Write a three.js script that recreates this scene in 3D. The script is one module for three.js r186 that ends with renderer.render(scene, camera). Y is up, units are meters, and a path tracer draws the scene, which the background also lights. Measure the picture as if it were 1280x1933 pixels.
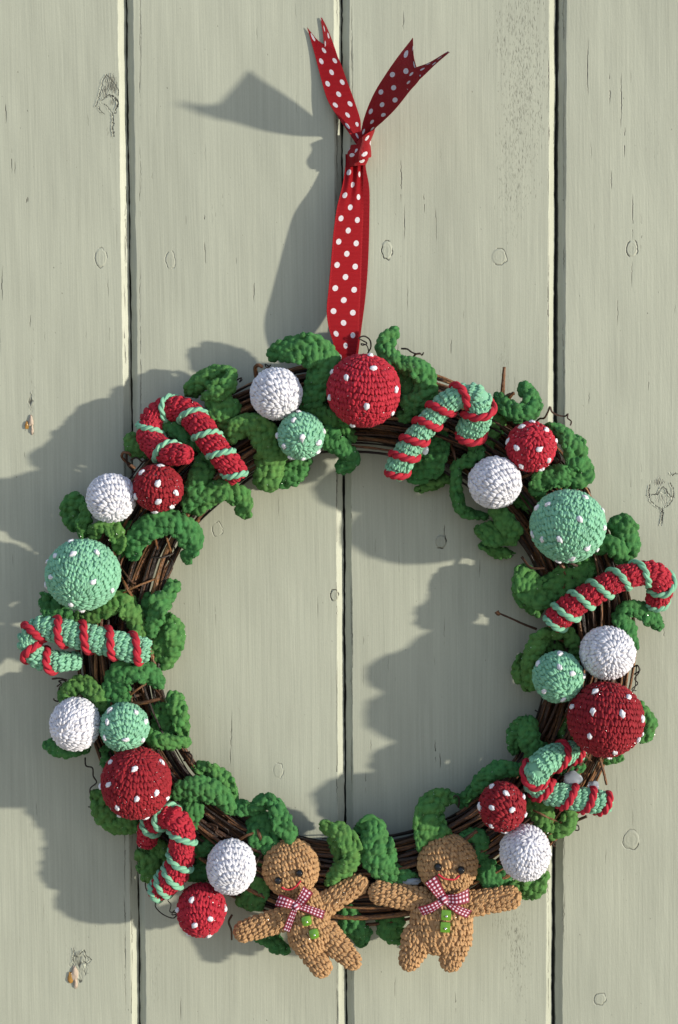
import * as THREE from 'three';

/* ---------- camera, sky, sun, exposure ---------- */
const U = 0.00028;                 // metres per photograph pixel at the boards
const DIST = 2600;                 // camera distance in the same pixels
const scene = new THREE.Scene();
const camera = new THREE.PerspectiveCamera(2 * Math.atan(966.5 / DIST) * 180 / Math.PI, 678 / 1024, 0.05, 60);
const CENTRE = new THREE.Vector3(0, 1.5, 0);
const PITCH = 3.2 * Math.PI / 180;
camera.position.set(0, 1.5 + Math.sin(PITCH) * DIST * U, Math.cos(PITCH) * DIST * U);
camera.lookAt(CENTRE);
camera.rotateZ(-0.0052);
camera.updateMatrixWorld(true);
camera.updateProjectionMatrix();
scene.add(camera);

const SUN = new THREE.Vector3(2.0, 0.10, 1.0).normalize();
{
  const W = 256, H = 128, data = new Float32Array(W * H * 4), d = new THREE.Vector3();
  for (let j = 0; j < H; j++) for (let i = 0; i < W; i++) {
    const th = (j + 0.5) / H * Math.PI - Math.PI / 2, ph = ((i + 0.5) / W - 0.5) * 2 * Math.PI;
    d.set(Math.cos(th) * Math.cos(ph), Math.sin(th), Math.cos(th) * Math.sin(ph));
    const e = d.y, up = Math.pow(Math.max(0, e), 0.55);
    let r = 0.56 + (0.24 - 0.56) * up, g = 0.60 + (0.36 - 0.60) * up, b = 0.63 + (0.61 - 0.63) * up;
    if (e < 0) { const k = Math.min(1, -e * 6); r += (0.30 - r) * k; g += (0.29 - g) * k; b += (0.26 - b) * k; }
    const s = Math.max(0, d.dot(SUN)), glow = Math.pow(s, 8) * 0.9 + Math.pow(s, 60) * 2.0;
    r += glow * 1.0; g += glow * 0.86; b += glow * 0.66;
    const o = (j * W + i) * 4;
    data[o] = r * 1.1; data[o + 1] = g * 1.1; data[o + 2] = b * 1.1; data[o + 3] = 1;
  }
  const sky = new THREE.DataTexture(data, W, H, THREE.RGBAFormat, THREE.FloatType);
  sky.mapping = THREE.EquirectangularReflectionMapping;
  sky.magFilter = sky.minFilter = THREE.LinearFilter;
  sky.needsUpdate = true;
  scene.background = sky; scene.environment = sky;
}
const sun = new THREE.DirectionalLight(new THREE.Color().setRGB(1, 0.94, 0.82), 4.4);
sun.position.copy(CENTRE).addScaledVector(SUN, 3);
sun.target.position.copy(CENTRE);
sun.castShadow = true; sun.shadow.radius = 3.2; sun.shadow.mapSize.set(4096, 4096);
Object.assign(sun.shadow.camera, { left: -0.7, right: 0.7, top: 0.7, bottom: -0.7, near: 1, far: 6 });
scene.add(sun, sun.target);
const EXPOSURE = 1.14;

/* ---------- helpers ---------- */
let seed = 20251;
function rnd() { seed |= 0; seed = seed + 0x6D2B79F5 | 0; let t = Math.imul(seed ^ seed >>> 15, 1 | seed); t = t + Math.imul(t ^ t >>> 7, 61 | t) ^ t; return ((t ^ t >>> 14) >>> 0) / 4294967296; }
const rr = (a, b) => a + (b - a) * rnd();
const V = (x, y, z) => new THREE.Vector3(x, y, z);
const clamp = (x, a, b) => Math.min(b, Math.max(a, x));
const smooth = (a, b, x) => { const t = clamp((x - a) / (b - a), 0, 1); return t * t * (3 - 2 * t); };
function hash3(x, y, z) { let h = Math.imul(x, 374761393) + Math.imul(y, 668265263) + Math.imul(z, 1274126177) | 0; h = Math.imul(h ^ h >>> 13, 1274126177); return ((h ^ h >>> 16) >>> 0) / 4294967296; }
function noise2(x, y, s = 0) {
  const i = Math.floor(x), j = Math.floor(y); let u = x - i, v = y - j; u = u * u * (3 - 2 * u); v = v * v * (3 - 2 * v);
  const a = hash3(i, j, s), b = hash3(i + 1, j, s), c = hash3(i, j + 1, s), d = hash3(i + 1, j + 1, s);
  return a + (b - a) * u + (c - a + (a - b - c + d) * u) * v;
}
function noise3(x, y, z) { const k = Math.floor(z); let w = z - k; w = w * w * (3 - 2 * w); return noise2(x, y, k) * (1 - w) + noise2(x, y, k + 1) * w; }
function worley(x, y, z) {           // distance to the nearest of the scattered points, and that point's own number
  const i = Math.floor(x), j = Math.floor(y), k = Math.floor(z); let best = 9, id = 0;
  for (let a = -1; a <= 1; a++) for (let b = -1; b <= 1; b++) for (let c = -1; c <= 1; c++) {
    const X = i + a, Y = j + b, Z = k + c, h = hash3(X, Y, Z), h2 = hash3(X + 71, Y - 13, Z + 5), h3 = hash3(X - 31, Y + 47, Z - 91);
    const d = (X + 0.15 + 0.7 * h - x) ** 2 + (Y + 0.15 + 0.7 * h2 - y) ** 2 + (Z + 0.15 + 0.7 * h3 - z) ** 2;
    if (d < best) { best = d; id = h; }
  }
  return [Math.sqrt(best), id];
}
// a point of the photograph, raised h pixels off the boards, as a place in the world
function at(x, y, h = 0) {
  const p = V(x / 1280 * 2 - 1, 1 - y / 1933 * 2, 0.5).unproject(camera).sub(camera.position);
  return camera.position.clone().addScaledVector(p, (h * U - camera.position.z) / p.z);
}
const size = (h) => U * (DIST - h) / DIST;     // metres per photograph pixel at that height
const ZONES = {
  P: [0, 0, 1], R: [320, 0, 2.207], Z2: [340, 610, 2.4615], Z3: [700, 610, 2.56], Z4: [920, 1020, 3.5556], Z5: [740, 1340, 2.56], Z6: [420, 1480, 2.207], Z7: [20, 1180, 2.56], Z8: [20, 700, 2.56],
  A1: [220, 660, 4.923], A2: [420, 620, 4.267], A3: [690, 600, 4.741], A4: [840, 700, 4.267], A5: [960, 960, 4], A6: [80, 880, 4], A7: [80, 1080, 4.267], A8: [160, 1380, 3.2], G1: [430, 1570, 4.414], G2: [690, 1560, 4.129],
};
const px = (z, x, y) => { const [a, b, s] = ZONES[z]; return [a + x / s, b + y / s]; };
const len = (z, l) => l / ZONES[z][2];

const used = {};
function numbered(n) { used[n] = (used[n] ?? -1) + 1; return used[n] ? n + '_' + String(used[n]).padStart(3, '0') : n; }
function thing(name, label, category, p, group) {
  const o = new THREE.Group(); o.name = numbered(name); o.position.copy(p);
  o.userData = { label, category }; if (group) o.userData.group = group;
  scene.add(o); return o;
}
function part(name, geo, mat, parent, kind) {
  const m = new THREE.Mesh(geo, mat); m.name = name; m.castShadow = m.receiveShadow = true;
  if (kind) m.userData.kind = kind;
  parent.add(m); return m;
}
class Acc {                           // collects triangles of one mesh
  constructor() { this.p = []; this.n = []; this.c = []; this.t = []; this.i = []; }
  get count() { return this.p.length / 3; }
  vert(p, n, c, u = 0, v = 0) { this.p.push(p.x, p.y, p.z); this.n.push(n.x, n.y, n.z); this.c.push(c, c, c); this.t.push(u, v); }
  build() {
    const g = new THREE.BufferGeometry();
    g.setAttribute('position', new THREE.Float32BufferAttribute(this.p, 3));
    g.setAttribute('normal', new THREE.Float32BufferAttribute(this.n, 3));
    g.setAttribute('color', new THREE.Float32BufferAttribute(this.c, 3));
    g.setAttribute('uv', new THREE.Float32BufferAttribute(this.t, 2));
    g.setIndex(this.i); return g;
  }
}
const PELLET = (() => { const r = [], L = 8, K = 5; for (let j = 0; j <= K; j++) for (let i = 0; i <= L; i++) { const a = j / K * Math.PI, b = i / L * 2 * Math.PI; r.push([Math.sin(a) * Math.cos(b), Math.cos(a), Math.sin(a) * Math.sin(b), i / L, j / K]); } return { r, L, K }; })();
const _p = V(), _n = V();
function pellet(acc, c, e1, e2, e3, a, b, d, tone) {      // an ellipsoid; its long axis is e2
  const base = acc.count, { r, L, K } = PELLET;
  for (const [x, y, z, u, v] of r) {
    _p.copy(c).addScaledVector(e1, x * a).addScaledVector(e2, y * b).addScaledVector(e3, z * d);
    _n.set(0, 0, 0).addScaledVector(e1, x / a).addScaledVector(e2, y / b).addScaledVector(e3, z / d).normalize();
    acc.vert(_p, _n, tone, u, v);
  }
  for (let j = 0; j < K; j++) for (let i = 0; i < L; i++) {
    const q = base + j * (L + 1) + i;
    if (j) acc.i.push(q, q + 1, q + L + 1);
    if (j < K - 1) acc.i.push(q + 1, q + L + 2, q + L + 1);
  }
}
// rows of crochet stitches over a surface f(s, angle) -> { p, n, ds } ; lengths in metres
function stitches(acc, length, radiusAt, f, w, rowH, keep, wild = 1, plump = 0.31) {
  const rows = Math.max(2, Math.round(length / rowH)), e1 = V(), e2 = V(), c = V();
  let phase = rr(0, 6);
  for (let k = 0; k < rows; k++) {
    const s = (k + 0.5) / rows * length, R = radiusAt(s), n = Math.max(3, Math.round(2 * Math.PI * R / w));
    phase += Math.PI / n * rr(0.5, 1.5);
    for (let m = 0; m < n; m++) {
      const a = phase + (m + rr(-0.1, 0.1) * wild) / n * 2 * Math.PI, q = f(s + rr(-0.12, 0.12) * rowH * wild, a);
      if (keep && !keep(q)) continue;
      const across = V().crossVectors(q.n, q.ds).normalize(), tone = rr(0.86, 1.06), sz = rr(0.92, 1.12);
      for (const side of [-1, 1]) {
        e2.copy(q.ds).addScaledVector(across, (side * 0.34 + 0.16) + rr(-0.16, 0.16) * wild).addScaledVector(q.n, 0.2 + rr(-0.14, 0.14) * wild).normalize();
        e1.crossVectors(e2, q.n).normalize();
        const e3 = V().crossVectors(e1, e2);
        c.copy(q.p).addScaledVector(across, side * w * 0.235).addScaledVector(q.n, rr(-0.05, 0.09) * w);
        pellet(acc, c, e1, e2, e3, w * 0.315 * sz, rowH * 0.635 * sz, w * plump * sz, tone * rr(0.96, 1.04));
      }
    }
  }
}
function skin(acc, length, f, shrink, rows, cols, tone = 0.8) {      // the smooth body under the stitches
  const base = acc.count;
  for (let j = 0; j <= rows; j++) for (let i = 0; i <= cols; i++) { const q = f(j / rows * length, i / cols * 2 * Math.PI); acc.vert(_p.copy(q.p).addScaledVector(q.n, -shrink), q.n, tone); }
  for (let j = 0; j < rows; j++) for (let i = 0; i < cols; i++) { const q = base + j * (cols + 1) + i; acc.i.push(q, q + 1, q + cols + 1, q + 1, q + cols + 2, q + cols + 1); }
}
// the same mesh with short loose fibres standing out of it
function fuzzed(g, n, [l0, l1], wide, keep) {
  const q = g.attributes.position, m = g.attributes.normal, c = g.attributes.color, N = q.count;
  const pos = Array.from(q.array), nor = Array.from(m.array), colr = Array.from(c.array), uv = g.attributes.uv ? Array.from(g.attributes.uv.array) : null, idx = Array.from(g.index.array);
  const p = V(), nn = V(), d = V(), s = V(), r = V();
  for (let k = 0; k < n; k++) {
    const i = Math.floor(rnd() * N); if (!keep(i)) continue;
    p.fromBufferAttribute(q, i); nn.fromBufferAttribute(m, i); r.set(rr(-1, 1), rr(-1, 1), rr(-1, 1));
    d.copy(nn).addScaledVector(r, 0.75).normalize(); s.crossVectors(d, r).normalize().multiplyScalar(wide * 0.5 * U);
    const l = rr(l0, l1) * U, o = pos.length / 3, t = c.getY(i);
    p.addScaledVector(nn, -0.5 * U);
    pos.push(p.x - s.x, p.y - s.y, p.z - s.z, p.x + s.x, p.y + s.y, p.z + s.z, p.x + d.x * l, p.y + d.y * l, p.z + d.z * l);
    for (let j = 0; j < 3; j++) { nor.push(nn.x, nn.y, nn.z); colr.push(c.getX(i) * 1.05, t * 1.05, t * 1.05); if (uv) uv.push(0, 0); }
    idx.push(o, o + 1, o + 2);
  }
  const f = new THREE.BufferGeometry();
  f.setAttribute('position', new THREE.Float32BufferAttribute(pos, 3)); f.setAttribute('normal', new THREE.Float32BufferAttribute(nor, 3)); f.setAttribute('color', new THREE.Float32BufferAttribute(colr, 3));
  if (uv) f.setAttribute('uv', new THREE.Float32BufferAttribute(uv, 2));
  f.setIndex(idx); return f;
}
const FLECK = [[1, 1, 1], [-1, -1, 1], [-1, 1, -1], [1, -1, -1]];
function glitter(parent, n, sample, r) {
  const p = [], q = new THREE.Quaternion(), v = [V(), V(), V(), V()];
  for (let k = 0; k < n; k++) {
    const c = sample(); if (!c) continue;
    q.set(rr(-1, 1), rr(-1, 1), rr(-1, 1), rr(-1, 1)).normalize();
    const s = r * rr(0.5, 1.1);
    FLECK.forEach((t, i) => v[i].set(t[0] * s, t[1] * s * 0.3, t[2] * s).applyQuaternion(q).add(c));
    for (const [a, b, d] of [[0, 2, 1], [0, 1, 3], [0, 3, 2], [1, 2, 3]]) for (const i of [a, b, d]) p.push(v[i].x, v[i].y, v[i].z);
  }
  const g = new THREE.BufferGeometry(); g.setAttribute('position', new THREE.Float32BufferAttribute(p, 3)); g.computeVertexNormals();
  part('glitter', g, M.glitter, parent, 'stuff');
}
// a bent band with thickness between two edges (lists of world points); u across, v along in tile units
function band(A, B, tile, thick, segs = 60, cols = 8, wave = null, v0 = 0) {
  const ca = new THREE.CatmullRomCurve3(A, false, 'centripetal'), cb = new THREE.CatmullRomCurve3(B, false, 'centripetal');
  const P = [], T = [], G = [], N = [];
  let v = v0, last = null;
  for (let j = 0; j <= segs; j++) {
    const a = ca.getPoint(j / segs), b = cb.getPoint(j / segs), m = a.clone().lerp(b, 0.5);
    if (last) v += m.distanceTo(last) / tile; last = m;
    for (let i = 0; i <= cols; i++) { P.push(a.clone().lerp(b, i / cols)); T.push(i / cols, v); }
  }
  const W = cols + 1, id = (j, i) => clamp(j, 0, segs) * W + clamp(i, 0, cols);
  const normals = () => { N.length = 0; for (let j = 0; j <= segs; j++) for (let i = 0; i <= cols; i++) N.push(V().crossVectors(P[id(j, i + 1)].clone().sub(P[id(j, i - 1)]), P[id(j + 1, i)].clone().sub(P[id(j - 1, i)])).normalize()); };
  normals();
  if (wave) { P.forEach((p, k) => p.addScaledVector(N[k], wave(Math.floor(k / W) / segs, (k % W) / cols))); normals(); }
  const pos = [], nor = [], uv = [], idx = [], n = P.length;
  for (const s of [1, -1]) P.forEach((p, k) => { const q = p.clone().addScaledVector(N[k], s * thick / 2); pos.push(q.x, q.y, q.z); nor.push(N[k].x * s, N[k].y * s, N[k].z * s); uv.push(T[2 * k], T[2 * k + 1]); });
  for (let j = 0; j < segs; j++) for (let i = 0; i < cols; i++) { const q = j * W + i; idx.push(q, q + 1, q + W, q + 1, q + W + 1, q + W); const k = q + n; idx.push(k, k + W, k + 1, k + 1, k + W, k + W + 1); }
  for (let j = 0; j < segs; j++) for (const i of [0, cols]) { const q = j * W + i, k = q + n; i ? idx.push(q, k, q + W, k, k + W, q + W) : idx.push(q, q + W, k, k, q + W, k + W); }
  for (let i = 0; i < cols; i++) for (const j of [0, segs]) { const q = j * W + i, k = q + n; j ? idx.push(q, q + 1, k, k, q + 1, k + 1) : idx.push(q, k, q + 1, k, k + 1, q + 1); }
  const g = new THREE.BufferGeometry();
  g.setAttribute('position', new THREE.Float32BufferAttribute(pos, 3)); g.setAttribute('normal', new THREE.Float32BufferAttribute(nor, 3)); g.setAttribute('uv', new THREE.Float32BufferAttribute(uv, 2)); g.setIndex(idx);
  return g;
}
function tube(points, r0, r1, sides = 6, segs = 24, wob = 0) {       // a twig or thread that tapers from r0 to r1
  const c = new THREE.CatmullRomCurve3(points, false, 'centripetal'), fr = c.computeFrenetFrames(segs, false), pos = [], nor = [], uv = [], idx = [];
  for (let j = 0; j <= segs; j++) {
    const p = c.getPointAt(j / segs), r = (r0 + (r1 - r0) * j / segs) * (1 + wob * (noise2(j * 0.7, r0 * 1e6) - 0.5));
    for (let i = 0; i <= sides; i++) {
      const a = i / sides * 2 * Math.PI, n = fr.normals[j].clone().multiplyScalar(Math.cos(a)).addScaledVector(fr.binormals[j], Math.sin(a));
      pos.push(p.x + n.x * r, p.y + n.y * r, p.z + n.z * r); nor.push(n.x, n.y, n.z); uv.push(i / sides, j / segs * c.getLength() / 0.02);
    }
  }
  for (let j = 0; j < segs; j++) for (let i = 0; i < sides; i++) { const q = j * (sides + 1) + i; idx.push(q, q + 1, q + sides + 1, q + 1, q + sides + 2, q + sides + 1); }
  for (const [j, s] of [[0, 1], [segs, -1]]) { const k = pos.length / 3, p = c.getPointAt(j / segs), t = fr.tangents[j]; pos.push(p.x, p.y, p.z); nor.push(-s * t.x, -s * t.y, -s * t.z); uv.push(0.5, 0); for (let i = 0; i < sides; i++) { const q = j * (sides + 1) + i; s > 0 ? idx.push(k, q + 1, q) : idx.push(k, q, q + 1); } }
  const g = new THREE.BufferGeometry();
  g.setAttribute('position', new THREE.Float32BufferAttribute(pos, 3)); g.setAttribute('normal', new THREE.Float32BufferAttribute(nor, 3)); g.setAttribute('uv', new THREE.Float32BufferAttribute(uv, 2)); g.setIndex(idx);
  return g;
}
function join(list) {                 // merges small geometries into one
  const pos = [], nor = [], uv = [], idx = [];
  for (const g of list) { const o = pos.length / 3; for (const v of g.attributes.position.array) pos.push(v); for (const v of g.attributes.normal.array) nor.push(v); for (const v of g.attributes.uv.array) uv.push(v); for (const v of g.index.array) idx.push(v + o); }
  const g = new THREE.BufferGeometry();
  g.setAttribute('position', new THREE.Float32BufferAttribute(pos, 3)); g.setAttribute('normal', new THREE.Float32BufferAttribute(nor, 3)); g.setAttribute('uv', new THREE.Float32BufferAttribute(uv, 2)); g.setIndex(idx);
  return g;
}
function grid(W, H, f, srgb) {        // a computed texture; f(x, y) -> [r, g, b] from 0 to 255, row 0 at the bottom
  const d = new Uint8Array(W * H * 4);
  for (let y = 0; y < H; y++) for (let x = 0; x < W; x++) { const c = f(x, y), o = (y * W + x) * 4; d[o] = c[0]; d[o + 1] = c[1]; d[o + 2] = c[2]; d[o + 3] = 255; }
  const t = new THREE.DataTexture(d, W, H); t.magFilter = THREE.LinearFilter; t.minFilter = THREE.LinearMipmapLinearFilter; t.generateMipmaps = true;
  t.wrapS = t.wrapT = THREE.RepeatWrapping; if (srgb) t.colorSpace = THREE.SRGBColorSpace; t.needsUpdate = true; return t;
}

/* ---------- materials ---------- */
const col = (r, g, b) => new THREE.Color().setRGB(r, g, b);
const ply = grid(64, 64, (x, y) => { const v = 128 + 110 * Math.sin(2 * Math.PI * (3 * x / 64 + 2.2 * y / 64)); return [v, v, v]; });
const yarn = (c, sheen = 0.25) => new THREE.MeshPhysicalMaterial({ color: c, roughness: 0.82, vertexColors: true, bumpMap: ply, bumpScale: 0.00028, sheen, sheenRoughness: 0.5, sheenColor: c.clone().lerp(col(1, 1, 1), 0.4), specularIntensity: 0.5 });
const M = {
  glitter: new THREE.MeshStandardMaterial({ color: col(0.9, 0.9, 0.88), metalness: 1, roughness: 0.38 }),
  red: yarn(col(0.40, 0.020, 0.036)), deep: yarn(col(0.25, 0.013, 0.020)), mint: yarn(col(0.205, 0.45, 0.29)), white: yarn(col(0.68, 0.67, 0.71)), tan: yarn(col(0.44, 0.255, 0.118)),
  leaf: [[0.056, 0.176, 0.052], [0.068, 0.190, 0.052], [0.048, 0.164, 0.050], [0.080, 0.192, 0.050]].map(([r, g, b]) => new THREE.MeshPhysicalMaterial({ color: col(r, g, b), roughness: 0.92, vertexColors: true, sheen: 0.7, sheenRoughness: 0.45, sheenColor: col(0.25, 0.62, 0.25), specularIntensity: 0.3 })),
  eye: new THREE.MeshPhysicalMaterial({ color: col(0.008, 0.008, 0.009), roughness: 0.07 }),
  bead: new THREE.MeshPhysicalMaterial({ color: col(0.11, 0.27, 0.012), roughness: 0.22, clearcoat: 0.6 }),
  pin: new THREE.MeshStandardMaterial({ color: col(0.85, 0.83, 0.78), metalness: 1, roughness: 0.2 }),
  glue: new THREE.MeshPhysicalMaterial({ color: col(0.40, 0.45, 0.50), roughness: 0.32, transmission: 0.45, thickness: 0.004, ior: 1.45, specularIntensity: 0.6 }),
  resin: new THREE.MeshPhysicalMaterial({ color: col(0.62, 0.34, 0.08), roughness: 0.2, transmission: 0.5, thickness: 0.003, ior: 1.5 }),
  crust: new THREE.MeshStandardMaterial({ color: col(0.42, 0.33, 0.25), roughness: 0.7 }),
  thread: new THREE.MeshStandardMaterial({ color: col(0.55, 0.02, 0.04), roughness: 0.7 }),
  wire: new THREE.MeshStandardMaterial({ color: col(0.022, 0.013, 0.009), roughness: 0.6 }),
};
const bark = grid(64, 256, (x, y) => { const v = 255 * clamp(0.45 + 0.75 * (noise2(x * 0.35, y * 0.03, 3) - 0.5) + 0.5 * (noise2(x * 0.9, y * 0.11, 4) - 0.5), 0, 1); return [v, v, v]; });
const barkTone = grid(64, 256, (x, y) => { const v = clamp(0.72 + 0.5 * (noise2(x * 0.2, y * 0.02, 8) - 0.5) + 0.45 * (noise2(x * 0.7, y * 0.08, 9) - 0.5), 0.3, 1) * 255; return [v, v * 0.97, v * 0.94]; }, true);
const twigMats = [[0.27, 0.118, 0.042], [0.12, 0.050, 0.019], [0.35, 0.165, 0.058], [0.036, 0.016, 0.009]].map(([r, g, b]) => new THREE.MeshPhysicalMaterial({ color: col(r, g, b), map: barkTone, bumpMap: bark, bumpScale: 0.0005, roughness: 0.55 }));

/* ---------- the board wall ---------- */
const WALL = thing('board_wall', 'wall of upright pale sage green painted boards with bevelled joints, behind the wreath', 'board wall', V(0, 0.95, 0));
const GAP = [1.7, 1.7, 1.5, 1.9, 3.4, 1.7, 1.7];
const EDGES = [-560, -152, 249.5, 649.5, 1050, 1456, 1860];
const TOP = 1.5 + 1250 * U, BOTTOM = 1.5 - 1250 * U;
const KNOTS = [[190, 487, 11, 18, 0.55], [321, 492, 9, 17, 0.35], [730, 473, 11, 18, 0.9], [942, 486, 14, 16, 0.55], [1192, 470, 11, 15, 0.75], [832, 1023, 11, 13, 1.7], [1191, 1585, 17, 18, 0.7], [1132, 1886, 12, 12, 0.6], [631, 1124, 8, 11, 1.3], [410, 1000, 10, 14, 0.2], [525, 1455, 9, 15, 0.3], [1105, 1310, 9, 14, 0.25]];
const CRACKS = [[50, 372, 385, 1], [49, 374, 384, 0.9], [756, 300, 385, 0.8], [763, 385, 455, 0.8], [800, 365, 405, 0.6], [822, 390, 458, 0.6], [385, 405, 425, 0.7], [386, 455, 500, 0.8], [405, 400, 430, 0.4], [420, 365, 392, 0.4], [478, 530, 572, 0.8], [1109, 75, 185, 0.9], [1150, 138, 200, 0.9], [1172, 135, 245, 0.9], [1178, 240, 300, 1], [1193, 365, 456, 0.8], [1192, 492, 545, 0.6], [1153, 320, 360, 0.7], [1210, 400, 480, 0.4], [1165, 560, 620, 0.5], [9, 195, 235, 0.9], [22, 280, 330, 0.6], [27, 305, 330, 0.6], [3, 500, 570, 0.8], [56, 590, 620, 0.6], [760, 20, 60, 0.6], [750, 640, 680, 0.5], [820, 700, 790, 0.7], [850, 640, 670, 0.7], [838, 990, 1015, 0.8], [436, 1340, 1420, 0.6], [433, 1410, 1450, 0.5], [518, 1430, 1450, 0.8], [700, 1395, 1420, 0.5], [690, 1450, 1500, 0.35], [822, 1395, 1440, 0.9], [830, 1420, 1452, 0.6], [340, 1880, 1930, 0.5], [835, 1700, 1790, 0.35], [860, 1870, 1915, 0.5], [745, 1840, 1885, 0.4], [905, 1050, 1100, 0.4], [1112, 740, 765, 0.8], [1225, 700, 740, 0.5], [1250, 970, 992, 1], [1252, 1175, 1220, 0.35]];
const BRUISES = [[985, 150, 40, 190, 0.9], [965, 330, 22, 110, 0.6], [950, 700, 14, 40, 0.5], [975, 1790, 22, 90, 0.8], [945, 1740, 14, 40, 0.6], [290, 1830, 10, 70, 0.35], [945, 60, 18, 60, 0.5], [1232, 275, 12, 40, 0.3], [60, 700, 5, 60, 0.5], [140, 1790, 20, 40, 0.4], [207, 250, 5, 40, 0.6]];
const FLAKES = [[150, 1822, 22, 34], [58, 760, 6, 24]];
// open splits in the paint round the broken knots: strength, width, then the way they run
const SPLITS = [
  [0.5, 1.2, [200, 142], [193, 153], [189, 173], [183, 195], [180, 202], [185, 202], [189, 210], [196, 216]], [0.45, 1.4, [200, 142], [212, 155], [222, 169], [222, 181]],
  [0.7, 1.4, [191, 190], [205, 179], [212, 182], [221, 190], [222, 200], [219, 204], [218, 214], [212, 216]], [0.35, 1, [212, 216], [200, 200], [190, 195]], [1, 3.4, [211, 181], [217, 186], [221, 193], [221, 202]], [0.75, 2, [211, 217], [213, 225], [212, 244], [214, 258]],
  [0.6, 1.3, [1226, 916], [1224, 926], [1225, 934], [1227, 946], [1238, 956], [1248, 961], [1258, 957], [1268, 946], [1271, 938], [1270, 922], [1264, 912]], [0.75, 1.5, [1222, 936], [1232, 934], [1241, 934], [1247, 922], [1251, 920], [1256, 923], [1259, 931], [1264, 937], [1272, 940]], [0.45, 1, [1247, 930], [1252, 932], [1259, 931]],
  [0.9, 1.8, [1249, 961], [1251, 970], [1248, 982], [1247, 993]], [0.7, 1.3, [1264, 893], [1269, 898], [1274, 894], [1280, 896]], [0.7, 1.4, [138, 1790], [139, 1800], [137, 1812], [141, 1822]], [0.6, 1.2, [150, 1802], [158, 1794], [163, 1806], [172, 1812], [164, 1820], [156, 1816]],
];
const RASPED = [[208, 160, 13, 17, 120], [214, 168, 7, 10, 60], [197, 178, 6, 12, 40], [212, 195, 6, 6, 20], [1242, 912, 14, 10, 50], [1250, 945, 16, 10, 24]];
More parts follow.
